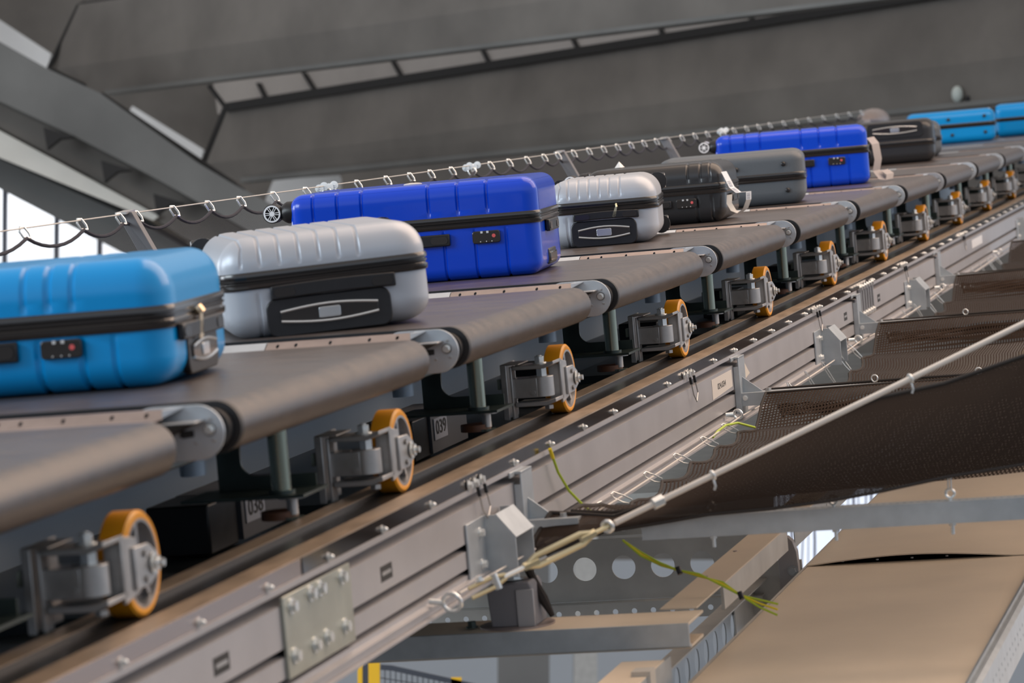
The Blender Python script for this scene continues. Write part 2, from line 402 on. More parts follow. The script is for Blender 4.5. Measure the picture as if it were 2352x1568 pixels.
# low far wall, columns and the strip-curtained opening beneath the sorter
struct('wall_back', MB().extr([W(-2200,1286,58), W(4200,1286,58), W(4200,1900,58), W(-2200,1900,58)], (0,.4,0)), MT['wallw'])
for i, (x0, x1) in enumerate(((1143,1262),(1318,1372),(1700,1790),(1900,1922))):
    struct('trim_%d' % (31+i), MB().extr([W(x0,1180,50), W(x1,1180,50), W(x1,1800,50), W(x0,1800,50)], (0,.6,0)), MT['wallg'] if i != 1 else MT['galvd'])
wn = struct('window_2', MB().extr([W(1780,1040,30), W(2130,1040,30), W(2130,1420,30), W(1780,1420,30)], (0,.05,0)), MT['striped'])
sm = MB()
random.seed(3)
for i in range(26):
    x = 1786+i*13.2; j = random.uniform(-5, 5); wd = random.choice((2, 3, 5))
    if 1876 < x < 1918: continue
    sm.extr([W(x+j,1040,29.6), W(x+j+wd,1040,29.6), W(x+wd+4,1240,29.6), W(x-j+wd,1420,29.6), W(x-j,1420,29.6), W(x+4,1240,29.6)], (0,.03,0))
o = sm.build('strip_curtain_gap', mat('violet_gap', (.03, .03, .10), .4), None, 0, False)
o.parent = wn; o.matrix_parent_inverse = wn.matrix_world.inverted()

# ------------------------------------------------------------------ crossbelt carts
def stadium(u0, u1, n0, r, k=12):
    pts = [(u1 + r*math.sin(PI*i/k), n0 + r*math.cos(PI*i/k)) for i in range(k+1)]
    pts += [(u0 - r*math.sin(PI*i/k), n0 - r*math.cos(PI*i/k)) for i in range(k+1)]
    return pts
RUN = .043
def make_cart(loc, label):
    t = thing('crossbelt_cart', label, 'conveyor cart', loc, 0, 'crossbelt carts of the sorter', absolute=False)
    U0 = -1.12
    MB().prism(stadium(U0, .006, 0, .0432, 18), 1, .085, P-.245).build('belt', MT['belt'], t)
    # dark sleeve and roller end at the start of the belt
    MB().prism(stadium(U0, .006, 0, .0440, 18), 1, .070, .086).build('belt_edge', MT['rubber'], t)
    r = MB().cyl((.004, .045, 0), (.004, .075, 0), .034, k=32); r.ring((.004, .046, 0), (0, 1, 0), .0335, .0012, 32, 6)
    r.build('roller', MT['rubber'], t)
    # rounded end plate, with slot, rivets and screw
    e_ = MB().prism(stadium(-.075, 0, 0, .0455, 20), 1, -.004, .002).build('end_plate', MT['plate'], t, .0008)
    MB().prism([(-.032,-.004),(-.028,.0045),(-.006,.0045),(-.006,-.0065),(-.026,-.0085)], 1, -.0048, -.0038).build('slot', MT['groove'], e_)
    MB().lathe((.021, -.004, .004), (0, -1, 0), [(0,.0105),(.0008,.0105)], 24).build('washer', MT['hubdark'], e_)
    MB().hexbolt((.021, -.0048, .004), (0, -1, 0), .0068, .010).build('bolt', MT['bright'], e_)
    for u, n in ((.023, .021), (-.004, -.017), (.027, -.014)):
        MB().lathe((u, -.004, n), (0, -1, 0), [(0, .0032), (.0012, .0030), (.0016, .001)], 14).build('rivet', MT['steel'], e_)
    # cover plate over the gap between two belts: sloped flap, holes, lip
    z0 = .0425; sh = lambda mb: [setattr(p, 'y', p.y + (p.z-.028)*1.7) for p in mb.v]
    cp = MB().perf(1, -.044, -.042, -.36, -.045, .028, z0, [-.335, -.295, -.22, -.135, -.075], .0036, 14); sh(cp)
    c_ = cp.build('cover_plate', MT['cover'], t, 0, False)
    MB().box((-.36,-.018,z0-.002), (-.045,-.005,z0)).build('cover_flange', MT['cover'], c_)
    MB().extr([(-.36,-.235,.030),(-.05,-.235,.030),(-.05,-.044,.028),(-.36,-.044,.028)], (0,0,-.002)).build('cover_skirt', MT['cover'], c_)
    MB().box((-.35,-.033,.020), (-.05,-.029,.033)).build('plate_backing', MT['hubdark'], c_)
    dk = MB().box((-1.1,-.044,.028), (-.362,-.042,z0)); sh(dk); dk.box((-1.1,-.018,z0-.002), (-.362,-.005,z0))
    dk.build('deck_plate', MT['plate'], t, 0, False)
    MB().box((-1.1,-.235,.026),(-.362,-.044,.029)).build('deck_skirt', MT['plate'], t)
    MB().extr([(-.0445,-.040,.0435),(-.0445,-.004,.0435),(-.020,-.004,.0435),(-.0445,-.040,.0435-.012)], (0,0,-.001)).build('lip', MT['plate'], t)
    MB().box((-.06,-.05,.0185), (.014,-.003,.0215)).build('ledge', MT['steel'], t, .0008)
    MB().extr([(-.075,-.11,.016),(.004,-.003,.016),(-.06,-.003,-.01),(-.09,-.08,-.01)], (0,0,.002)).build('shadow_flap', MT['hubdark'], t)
    # frame below
    MB().box((-1.08,.0,-.070), (-.15,P-.25,-.046)).build('frame', MT['green'], t, .003)
    MB().box((-1.08,.3,-.10), (-.20,P-.30,-.070)).build('underframe', MT['green'], t, .003)
    # post with a foot, guide roller
    ps = .855
    MB().cyl((-.15, ps, -.072), (-.15, ps, -.202), .019, k=28).build('post', MT['tube'], t)
    fil = [(-.262+.030*(1-math.sin(PI/2*k_/6)), -.178+.030*(1-math.cos(PI/2*k_/6))) for k_ in range(7)]
    fil2 = [(-.262+.030*(1-math.cos(PI/2*k_/6)), -.098-.030*(1-math.sin(PI/2*k_/6))) for k_ in range(7)]
    MB().prism([(-.31,-.203),(-.112,-.203),(-.112,-.178)]+fil+fil2+[(-.20,-.098),(-.20,-.060),(-.31,-.060)], 1, ps+.10, ps+.106).build('cross_web', MT['green'], t)
    MB().cyl((-.345, ps+.06, -.05), (-.345, ps+.06, -.165), .026, k=24).build('reaction_drum', MT['inner'], t)
    ft = MB().box((-.34, ps-.04, -.209), (-.095, ps+.12, -.203)); ft.cyl((-.15, ps, -.203), (-.15, ps, -.196), .026, k=28)
    ft.build('foot_plate', MT['green'], t)
    fb = MB().cyl((-.135, ps+.01, -.209), (-.135, ps+.01, -.245), .011, k=18); fb.cyl((-.135, ps+.01, -.209), (-.135, ps+.01, -.214), .027, k=24)
    fb.build('guide_pin', MT['steel'], t)
    MB().cyl((-.165, ps+.02, -.238), (-.165, ps+.02, -.254), .036, k=28).build('guide_roller', mat_once('guide_roller_brown', (.12, .045, .02), .5), t)
    MB().cyl((-.135, ps+.01, -.2545), (-.135, ps+.01, -.249), .022, k=20).build('pin_flange', MT['tube'], t)
    # caster at the end of the cart
    ws = P-.257; wu = -.02; wn_ = -.175
    q = lambda u, s_, n: (wu+u, ws+s_, wn_+n)
    ch = MB().box(q(-.122,-.19,-.076), q(-.119,-.05,.057)); ch.box(q(-.122,-.19,-.076), q(-.107,-.186,.057)); ch.box(q(-.104,-.175,-.076), q(-.098,-.14,.050))
    ch.box(q(-.122,-.19,.054), q(-.075,-.09,.057))
    ch.build('bracket', MT['steel'], t, .0015)
    MB().box(q(-.132,-.188,-.002), q(-.126,-.165,.022)).build('clip', MT['tube'], t)
    fk = MB()
    fk.prism([(wu-.096, wn_+.041),(wu-.018, wn_+.041),(wu+.006, wn_+.050),(wu+.006, wn_+.058),(wu-.020, wn_+.050),(wu-.096, wn_+.050)], 1, ws-.175, ws-.088)
    fk.prism([(wu-.094, wn_-.048),(wu-.016, wn_-.048),(wu+.006, wn_-.040),(wu+.006, wn_-.031),(wu-.018, wn_-.038),(wu-.094, wn_-.038)], 1, ws-.175, ws-.088)
    fk.box(q(-.026,-.096,-.040), q(.006,-.090,.045))
    f_ = fk.build('fork', MT['steel'], t, .0012)
    fo = MB()
    fo.extr([q(.0,-.100,.056), q(.0,-.036,.046), q(.0,-.030,-.040), q(.0,-.100,-.050)], (.006,0,0))
    fo.extr([q(.006,-.062,.033), q(.010,-.010,.033), q(.014,.016,.016), q(.014,.018,-.016), q(.010,-.012,-.032), q(.006,-.062,-.034)], (.006,0,0))
    fo.build('axle_arm', MT['steel'], t, .0015)
    nb = MB().box(q(-.105,-.165,-.028), q(-.040,-.105,.019)); nb.cyl(q(-.036,-.135,-.028), q(-.036,-.135,.021), .030, k=28)
    nb.build('pivot_block', MT['steel'], t, .0015)
    g = MB().hexbolt(q(-.037,-.135,.050), (0,0,1), .0125, .018, True, .003); g.build('nut', MT['bright'], t, .0008)
    MB().cyl(q(-.034,-.135,.021), q(-.034,-.135,.041), .0135, k=6).build('nut', MT['bright'], t)
    MB().hexbolt(q(-.022,-.135,-.048), (0,0,-1), .0115, .011, False).build('bolt', MT['steel'], t)
    MB().hexbolt(q(-.050,-.166,-.016), (0,-1,0), .006, .004, False).build('set_screw', MT['steel'], t)
    ax = MB().hexbolt(q(.019,.0,.0), (1,0,0), .0125, .008, True, .009); ax.build('axle_nut', MT['bright'], t)
    for n in (-.021, .019): MB().hexbolt(q(.015,-.028,n), (1,0,0), .006, .004, False).build('axle_screw', MT['steel'], t)
    R = .0835
    wh = MB().lathe(q(-.045, 0, 0), (1,0,0), [(.004,.067),(0,.070),(0,R-.005),(.003,R),(.041,R),(.045,R-.004),(.0452,.0705),(.043,.067)], 64, False).build('wheel', MT['orange'], t)
    rm = MB().lathe(q(-.042, 0, 0), (1,0,0), [(0,.0702),(.0425,.0702),(.0425,.0655),(.016,.062),(.013,.030),(.034,.026),(.040,.014),(.040,.0)], 56, False)
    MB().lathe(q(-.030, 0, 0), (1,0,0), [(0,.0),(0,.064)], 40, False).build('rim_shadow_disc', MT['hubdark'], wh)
    for j in range(5):
        a = 2*PI*j/5+.3; c, s_ = math.cos(a), math.sin(a)
        rm.extr([q(-.006, c*.020-s_*.006, s_*.020+c*.006), q(-.006, c*.063-s_*.005, s_*.063+c*.005), q(-.006, c*.063+s_*.005, s_*.063-c*.005), q(-.006, c*.020+s_*.006, s_*.020-c*.006)], (-.012,0,0))
    rm.build('rim', MT['rim'], wh)
    # drive box that carries the cart number
    MB().box((-.49, 1.02, -.335), (-.36, 1.19, -.235)).build('drive_box', MT['black'], t, .004)
    return t
_once = {}
def mat_once(n, c, r):
    if n not in _once: _once[n] = mat(n, c, r)
    return _once[n]
CART = {-3: 'nearest cart, its roller cut off by the left picture edge, above the largest orange wheel',
 -2: 'cart carrying the large light blue suitcase at the left edge',
 -1: 'cart carrying the first silver suitcase, number 039 on its drive box',
 0: 'cart carrying the large royal blue suitcase in the middle',
 1: 'cart carrying the small silver suitcase with a zip pull on its front',
 2: 'cart carrying the black suitcase with the paper airline tag',
 3: 'cart under the slate grey suitcase with studs on its side',
 4: 'cart carrying the second, farther royal blue suitcase',
 5: 'empty cart just beyond the farther royal blue suitcase',
 6: 'cart carrying the black suitcase whose chrome-edged handle faces the camera',
 7: 'cart under the small charcoal suitcase in front of the far light blue one',
 8: 'empty cart in front of the far light blue suitcase',
 9: 'cart carrying the far light blue suitcase near the right edge',
 10: 'cart carrying the farthest light blue suitcase at the right edge'}
cart0 = None
for i in sorted(CART):
    if cart0 is None: cart0 = make_cart((0, i*P, 0), CART[i])
    else:
        c = copy_tree(cart0); c.matrix_world = M @ Matrix.Translation((0, i*P, 0)); c['label'] = CART[i]
        INFO[c.name] = {'off': Vector((0, 0, 0))}
    c = cart0 if i == sorted(CART)[0] else c
    if i in (-2, -1):
        s_ = 1.28 if i == -2 else 1.238
        lb = MB().extr([(-.352, s_-.060, -.300), (-.352, s_+.060, -.300), (-.352, s_+.060, -.248), (-.352, s_-.060, -.248)], (.002, 0, 0)).build('number_label', mat_once('grey_label', (.34, .38, .46), .5), c)
        MB().box((-.49, s_-.08, -.33), (-.353, s_+.26, -.235)).build('label_holder', mat_once('holder_grey', (.09, .10, .12), .5), c)
        text('038' if i == -2 else '039', .048, MT['ink'], lb, Matrix(((0,0,1,-.349),(1,0,0,s_),(0,1,0,-.272),(0,0,0,1))), sx_=1.35)

# ------------------------------------------------------------------ rail and structure under the carts
S0, S1 = -5.2, 17.5
rail = thing('side_rail', 'long grooved aluminium rail running under the cart wheels on the near side', 'rail', (0, S0, -.49))
prof = [(.065,-.282),(.065,-.292),(.030,-.297),(.030,-.308),(.065,-.313),(.065,-.384),(.030,-.387),(.030,-.395),(.065,-.399),(.065,-.434),(.035,-.437),(.035,-.443),(.065,-.447),(.065,-.456),(.078,-.459),(.078,-.463),(.070,-.466),(.070,-.476),(.080,-.479),(.080,-.484),(.0,-.484),(.0,-.262),(.054,-.262),(.054,-.282)]
MB().prism(prof, 1, S0, S1).build('profile', MT['alu'], rail, 0, False)
MB().prism([(.008,-.262),(.008,-.2505),(.0605,-.2505),(.0605,-.262)], 1, S0, S1).build('track_flange', MT['track'], rail, 0, False)
MB().prism([(-.112,-.30),(-.112,-.2505),(-.066,-.2505),(-.066,-.2585),(.008,-.2585),(.008,-.275),(-.05,-.30)], 1, S0, S1).build('wheel_channel', MT['channel'], rail, 0, False)
MB().prism([(-.111,-.2504),(-.111,-.2494),(-.067,-.2494),(-.067,-.2504)], 1, S0, S1).build('inner_flange', MT['track'], rail, 0, False)
MB().prism([(.0605,-.2525),(.0625,-.2525),(.0625,-.2815),(.0605,-.2815)], 1, -2.72, S1).build('cover_strip', MT['polished'], rail, 0, False)
MB().prism([(.0605,-.2525),(.0622,-.2525),(.0622,-.2815),(.0605,-.2815)], 1, S0, -2.73).build('cover_strip', mat('brown_polished_strip', (.42, .34, .31), .25, metal=.85), rail, 0, False)
for j in range(62):
    s_ = -.502+.345*(j-13)
    if s_ > S1: break
    b_ = MB().hexbolt((.0622, s_, -.2735), (1,0,0), .0062, .007); b_.ball((.0695, s_, -.2735), .0045)
    b_.build('bolt', MT['bright'], rail)
for s_ in (-3.2, -2.25, 3.85, 4.78, 11.6):
    sl_ = MB().box((.0640, s_-.022, -.367), (.0655, s_+.055, -.338)).build('slot', MT['groove'], rail, 0, False); MB().box((.0650, s_-.012, -.356), (.0660, s_+.045, -.349)).build('slot_clip', MT['steel'], sl_, 0, False)
jn = {'far': 1}
# joint plates
jp = thing('joint_plate', 'large zinc joint plate with many bolts on the nearest stretch of rail', 'joint plate', (.0655, -2.67, -.435))
MB().extr([(.0655,-2.87,-.298),(.0655,-2.48,-.298),(.0655,-2.48,-.437),(.0655,-2.87,-.437)], (.006,0,0)).build('plate', mat('yellowish_zinc', (.42, .43, .37), .32, metal=.5, noise=.1, nscale=12), jp, .001)
for s_, n in ((-2.83,-.319),(-2.72,-.315),(-2.665,-.315),(-2.535,-.315),(-2.54,-.402),(-2.65,-.402),(-2.72,-.404),(-2.835,-.402)):
    MB().hexbolt((.0715, s_, n), (1,0,0), .0105, .011).build('bolt', MT['bright'], jp)
jp = thing('joint_plate', 'dark ribbed joint plate with rows of bolts above and below, farther up the rail', 'joint plate', (.0655, 4.4, -.375))
MB().extr([(.0655,4.20,-.280),(.0655,4.60,-.280),(.0655,4.60,-.375),(.0655,4.20,-.375)], (.008,0,0)).build('plate', mat('ribbed_grey', (.13, .125, .135), .4, metal=.4), jp, .001)
for j in range(6):
    MB().extr([(.0735,4.23+j*.066,-.29),(.0735,4.245+j*.066,-.29),(.0735,4.245+j*.066,-.365),(.0735,4.23+j*.066,-.365)], (.003,0,0)).build('rib', MT['steel'], jp)
    for n in (-.275, -.378): MB().hexbolt((.0735, 4.23+j*.066, n), (1,0,0), .009, .010).build('bolt', MT['bright'], jp)
# labels and tape
lb = MB().extr([(.0652,1.15,-.323),(.0652,1.475,-.323),(.0652,1.475,-.372),(.0652,1.15,-.380)], (.0008,0,0))
ol = solo('number_label', lb, MT['paper'], 'cream paper label printed 024.034 on the aluminium rail', 'label')
mw = ol.matrix_world.inverted() @ M
text('024.034', .024, MT['ink'], ol, mw @ Matrix(((0,0,1,.0662),(1,0,0,1.30),(0,1,0,-.351),(0,0,0,1))), sx_=1.7)
solo('tape_strip', MB().extr([(.0652,1.60,-.318),(.0652,1.70,-.322),(.0652,1.78,-.362),(.0652,1.60,-.382)], (.0008,0,0)), MT['tapem'], 'torn piece of cream tape on the rail just right of the bracket', 'tape')
solo('blank_label', MB().extr([(.0652,8.35,-.325),(.0652,8.85,-.325),(.0652,8.85,-.366),(.0652,8.35,-.366)], (.0008,0,0)), MT['white'], 'small blank white label on the far end of the rail', 'label')
solo('yellow_marker', MB().extr([(.066,11.5,-.32),(.066,11.64,-.32),(.066,11.64,-.42),(.066,11.5,-.42)], (.002,0,0)), MT['wireyy'], 'thin upright yellow strip at the far end of the rail', 'marker')

# inner far rail, and a tray added beneath the carts to block light
fr = thing('inner_rail', 'grey grooved far-side rail seen beneath the carts', 'rail', (-.95, S0, -.5))
MB().prism([(-.95,-.09),(-.95,-.17),(-.958,-.172),(-.958,-.18),(-.95,-.182),(-.95,-.27),(-.958,-.272),(-.958,-.28),(-.95,-.282),(-.95,-.5),(-1.0,-.5),(-1.0,-.09)], 1, S0, S1).build('profile', MT['inner'], fr, 0, False)
MB().prism([(-.93,-.300),(-.93,-.285),(-.95,-.285),(-.95,-.300)], 1, S0, S1).build('busbar', MT['rubber'], fr)
tr = MB().prism([(-.95,-.40),(-.95,-.39),(-.13,-.345),(-.13,-.355)], 1, S0, S1)
solo('light_block_tray', tr, MT['tray'], 'dark sheet added below the carts to block light between the two rails', 'tray')
lm = thing('linear_motor', 'row of dark motor housings lying in the tray under the carts', 'motor', (-.4, 0, -.38))
for j in range(12):
    s_ = -4.2+j*1.5
    MB().box((-.52, s_, -.385), (-.22, s_+.9, -.34)).build('housing', MT['tray'], lm, .004)

# cable loop holders, brackets, gussets, eyebolts along the rail
def loop_holder(s_, label):
    t = thing('earth_cable_loop', label, 'cable', (.0655, s_, -.36), 0, 'earth cable loops on the rail')
    for d in (-.05, 0, .05): MB().hexbolt((.0655, s_+d, -.273+abs(d)*.02), (1,0,0), .008, .009).build('bolt', MT['bright'], t)
    for d in (-.012, .045):
        MB().cyl((.074, s_+d, -.281), (.076, s_+d+.004, -.300), .004, k=10).build('lug', MT['black'], t)
    pts = [(.076, s_-.008, -.300), (.078, s_+.0, -.33), (.08, s_+.028, -.352), (.078, s_+.062, -.33), (.076, s_+.05, -.300)]
    MB().tube(pts, .0018, 6).build('cable', MT['steel'], t)
for s_, l in ((-1.546, 'looped earth cable on the rail above the nearest net bracket'), (.807, 'looped earth cable on the rail left of the numbered label'), (3.157, 'looped earth cable on the rail left of the dark ribbed joint plate'), (5.6, 'looped earth cable on the rail right of the dark ribbed joint plate'), (7.9, 'looped earth cable just left of the blank white label')):
    loop_holder(s_, l)
def bracket(s_, label, arm=True):
    t = thing('net_bracket', label, 'bracket', (.066, s_, -.47), 0, 'brackets that carry the catch net')
    b_ = MB()
    b_.extr([(.066,s_-.05,-.300),(.066,s_+.07,-.300),(.070,s_+.07,-.300),(.070,s_-.05,-.300)], (0,0,.012))
    b_.box((.066,s_-.01,-.465), (.082,s_-.004,-.318)); b_.box((.080,s_-.01,-.465),(.084,s_+.09,-.292))
    b_.box((.066,s_-.01,-.296),(.084,s_+.09,-.290))
    b_.build('hook_plate', MT['galv'], t, .001)
    MB().extr([(.084,s_+.03,-.352),(.084,s_+.03,-.400),(.145,s_+.03,-.400)], (0,.006,0)).build('gusset', MT['galv'], t)
    ar = MB(); ue = 1.25
    ar.prism([(s_-.005,-.398),(s_+.055,-.398),(s_+.055,-.404),(s_+.003,-.404),(s_+.003,-.430),(s_+.055,-.430),(s_+.055,-.436),(s_-.005,-.436)], 0, .084, ue if arm else .2)
    ar.build('arm', MT['galv'], t)
    MB().hexbolt((.095, s_-.005, -.412), (0,-1,0), .006, .007).build('bolt', MT['bright'], t)
    MB().hexbolt((.16, s_+.03, -.398), (0,0,1), .008, .009).build('bolt', MT['steel'], t)
bracket(-1.216, 'net bracket on the rail beside the nearest corner of the net', False)
bracket(1.513, 'net bracket on the rail just right of the numbered label')
bracket(4.075, 'net bracket on the rail at the dark ribbed joint plate')
bracket(6.735, 'net bracket on the rail above the farthest brown net panel')
def gusset_bracket(s_, label):
    t = thing('gusset_bracket', label, 'bracket', (.066, s_, -.475), 0, 'angular support brackets on the rail')
    b_ = MB().box((.066, s_-.16, -.472), (.071, s_-.02, -.345))
    b_.build('back_plate', MT['galv'], t, .001)
    for d in (-.02, .13):
        MB().extr([(.068,s_+d,-.345),(.095,s_+d,-.345),(.135,s_+d,-.395),(.135,s_+d,-.475),(.068,s_+d,-.475)], (0,.005,0)).build('web', MT['galv'], t, .001)
    MB().extr([(.095,s_-.02,-.345),(.095,s_+.135,-.345),(.135,s_+.135,-.395),(.135,s_-.02,-.395)], (.002,0,.002)).build('top_plate', MT['galv'], t)
    for n in (-.375, -.440): MB().hexbolt((.071, s_-.06, n), (1,0,0), .0085, .010).build('bolt', MT['bright'], t)
gusset_bracket(-1.50, 'angular support bracket on the rail above the turnbuckle')
gusset_bracket(3.236, 'angular support bracket on the rail behind the second net panel')
gusset_bracket(5.75, 'angular support bracket on the rail behind the third net panel')
gusset_bracket(10.9, 'angular support bracket at the far end of the rail')
for s_, l in ((1.308, 'ring eyebolt on the rail below the numbered label'), (3.865, 'ring eyebolt on the rail near the corner of the second net panel'), (6.622, 'ring eyebolt on the rail near the corner of the third net panel'), (9.3, 'ring eyebolt on the rail near the farthest net corner')):
    t = thing('ring_eyebolt', l, 'eyebolt', (.095, s_, -.462), 0, 'eyebolts along the rail')
    MB().ring((.105, s_, -.440), (.3, 1, .15), .0135, .0038).build('ring', MT['bright'], t)
    MB().cyl((.07, s_-.005, -.440), (.092, s_-.001, -.440), .0075, k=14).build('nut', MT['bright'], t)
# thin wire rope strung through the eyebolts along the rail
wp_ = []
for a, b_ in ((-1.9, 1.308), (1.308, 3.865), (3.865, 6.622), (6.622, 9.3)):
    for j in range(12): wp_.append((.110, lerp(a, b_, j/12), -.448-.012*math.sin(PI*j/12)))
solo('wire_rope', MB().tube(wp_, .0022, 6), MT['ropew'], 'thin wire rope strung through the ring eyebolts along the rail', 'rope')

# ------------------------------------------------------------------ catch nets
ANCH = [-1.2, 1.513, 4.075, 6.735, 9.45]
def rail_edge(a, b, n=40, hooks=7):
    out = []
    for i in range(n+1):
        t = i/n; s_ = lerp(a+.10, b-.02, t)
        sc = abs(math.sin(PI*t*hooks)); end = min(t, 1-t)*14
        u = .135+.020*sc; nn = -.470-.018*sc
        if end < 1: u = lerp(.160, u, end); nn = lerp(-.400, nn, end)
        out.append((u, s_, nn))
    return out
def endtop(u):
    tp = [(.131,-.395),(.27,-.408),(.38,-.378),(.505,-.322),(.62,-.279),(.75,-.226),(.861,-.190),(1.0,-.169),(1.171,-.122),(1.35,-.05)]
    for (a, x), (b, y) in zip(tp[:-1], tp[1:]):
        if u <= b: return lerp(x, y, max(0, (u-a)/(b-a)))
    return tp[-1][1]
NL = ['brown catch net panel nearest the camera, spread right of the numbered label', 'second brown catch net panel, behind the nearest one', 'third brown catch net panel, behind the ribbed joint plate', 'farthest brown catch net panel at the right edge']
for k_ in range(4):
    a, b_ = ANCH[k_], ANCH[k_+1]
    re = rail_edge(a, b_)
    UE = 1.3; m_ = 26; grid = []
    for i, (u, s_, nn) in enumerate(re):
        t = i/40; row = []
        for j in range(m_+1):
            q_ = j/m_
            uu = lerp(u, UE, q_)
            sag = .16*math.sin(PI*min(1, t*1.0))*math.sin(PI*(.15+.85*q_)) * (1 if 0 < i < 40 else 0)
            topn = lerp(nn, -.395, min(1, q_*3)) if t > .94 or t < .06 else lerp(nn, -.46, min(1, q_*2))
            if k_ == 0:
                e_ = min(1, t/.30); e_ = e_*e_*(3-2*e_)
                topn = lerp(endtop(uu), lerp(nn, -.445, min(1, q_*2)) if t < .94 else topn, e_); sag = .035*math.sin(PI*t)*math.sin(PI*q_)
            else: sag *= .7
            row.append((uu, s_, topn-sag))
        grid.append(row)
    t = thing('catch_net', NL[k_], 'net', (.7, (a+b_)/2, -.6), 0, 'catch nets beside the rail')
    su = [0]; 
    for i in range(1, 41): su.append(su[-1]+(b_-a)/40)
    sv = [j*(UE-.13)/m_ for j in range(m_+1)]
    MB().sheet(grid, su, sv).build('mesh', MT['net'], t)
    MB().tube([r_[0] for r_ in grid], .0045, 7).build('border_rope', MT['rope'], t)
    MB().tube(grid[-1], .0040, 6).build('border_rope', MT['rope'], t)
    MB().tube(grid[0], .0040, 6).build('border_rope', MT['rope'], t)
    # snap hooks along the rail edge
    for h in range(1, 7):
        p = Vector(grid[round(40*h/7)][0])
        hk = thing('snap_hook', ['nearest', 'second', 'third', 'fourth', 'fifth', 'sixth'][h-1].capitalize()+' wire snap hook joining the rail rope to the '+['nearest', 'second', 'third', 'farthest'][k_]+' net panel', 'hook', p, 0, 'snap hooks on the rail edge of the nets')
        a0, a1 = p, Vector((.104, p.y-.035, -.448)); d = (a1-a0); sd = Vector((0, .2, 1)).normalized()*.007
        MB().tube([a0-sd*.5, a0+sd, a0+d*.5+sd*1.2, a1+sd, a1+d*.15, a1-sd, a0+d*.5-sd*1.2], .0018, 6, True).build('wire', MT['bright'], hk)
    if k_:   # ring clips along the far top edge
        for j, q_ in enumerate((.28, .52, .78)):
            p = Vector(grid[0][round(m_*q_)])+Vector((0, -.005, .008))
            solo('ring_clip', MB().ring(p, (.3, 1, 0), .010, .0022), MT['bright'], ('left', 'middle', 'right')[j].capitalize()+' ring clip on the arm edge of the '+['', 'second', 'third', 'farthest'][k_]+' net panel', 'clip', 'ring clips on the net arms')

# end closure net, diagonal cable, turnbuckle, frame bar
sE = -1.2
top = [(.131,-.389),(.19,-.395),(.27,-.405),(.38,-.375),(.505,-.318),(.62,-.275),(.75,-.222),(.861,-.186),(1.0,-.165),(1.171,-.118),(1.35,-.05)]
bot = [(.078,-.492),(.15,-.462),(.263,-.427),(.38,-.415),(.493,-.402),(.62,-.398),(.75,-.388),(.861,-.374),(1.0,-.352),(1.155,-.336),(1.35,-.31)]
grid = []; sv = []
for i in range(len(top)):
    row = []
    for j in range(11):
        q_ = j/10; row.append((lerp(top[i][0], bot[i][0], q_), sE+.02*(1-q_)-.06*q_-.03*math.sin(PI*q_), lerp(top[i][1], bot[i][1], q_)))
    grid.append(row)
t = thing('end_net', 'dense brown end net hanging between the white cable and the frame bar', 'net', (.7, sE, -.49))
MB().sheet(grid, [top[i][0] for i in range(len(top))], [j*.03 for j in range(11)]).build('mesh', MT['netd'], t)
MB().tube([r_[0] for r_ in grid], .005, 8).build('border_rope', MT['rope'], t)
MB().tube([r_[-1] for r_ in grid], .0035, 8).build('border_rope', MT['rope'], t)
MB().tube([grid[0][0], grid[0][5], grid[0][-1]], .006, 8).build('border_rope', MT['rope'], t)
MB().tube([(.075,sE-.02,-.49),(.085,sE,-.53),(.105,sE-.01,-.57),(.12,sE,-.61)], [.011,.009,.012,.006], 8).build('rope_tail', MT['rope'], t)
A0 = Vector((.118, -1.99, -.452)); A1 = Vector((1.176, -1.2, -.049)); A2 = A0.lerp(A1, 1.2)
cP = lambda q_: A0.lerp(A1, q_)
cb = thing('safety_cable', 'thick pale sleeved cable running diagonally across in front of the nets', 'cable', A0)
qs = .27
MB().cyl(cP(qs), A2, .0062, k=14).build('cable', MT['ropew'], cb)
MB().ring(cP(qs-.012), (O_.x*0+.2, 1, .2), .0105, .0042).build('thimble', MT['bright'], cb)
MB().cyl(cP(.335), cP(.352), .0125, k=6).build('clamp', MT['bright'], cb, .001)
tb = thing('turnbuckle', 'yellow zinc turnbuckle tensioning the diagonal cable at the rail', 'turnbuckle', A0)
dv = (A1-A0).normalized(); up = Vector((0, 0, 1)); sd = (up-dv*up.dot(dv)).normalized()
for sg in (-1, 1):
    MB().tube([cP(.125)+sd*.003*sg, cP(.14)+sd*.0105*sg, cP(.215)+sd*.0105*sg, cP(.23)+sd*.003*sg], .0058, 8).build('side_bar', MT['brass'], tb)
MB().cyl(cP(.118), cP(.142), .0085, k=6).build('end_nut', MT['brass'], tb); MB().cyl(cP(.213), cP(.237), .0085, k=6).build('end_nut', MT['brass'], tb)
MB().cyl(cP(.142), cP(.155), .0035, k=10).build('threaded_rod', MT['steel'], tb)
MB().cyl(cP(.232), cP(.262), .0045, k=10).build('threaded_rod', MT['brass'], tb)
MB().cyl(cP(.085), cP(.122), .0050, k=10).build('threaded_rod', MT['bright'], tb)
for sg in (-1, 1): MB().tube([cP(.03)+sd*.010*sg, cP(.07)+sd*.010*sg, cP(.088)+sd*.003*sg], .0042, 8).build('jaw', MT['brass'], tb)
MB().cyl(cP(.072)-sd*.016, cP(.072)+sd*.016, .0075, k=12).build('pin', MT['bright'], tb)
MB().hexbolt(cP(.05)+sd*.014, sd, .007, .010).build('pin_nut', MT['bright'], tb)
t = thing('shackle_ring', 'ring eyebolt on the rail end holding the turnbuckle', 'eyebolt', A0-dv*.02)
MB().ring(A0+dv*.0, (.1, 1, .2), .0185, .0042).build('ring', MT['bright'], t)
MB().cyl(A0-Vector((.045,0,-.004)), A0-Vector((.018,0,0)), .006, k=12).build('shank', MT['bright'], t)
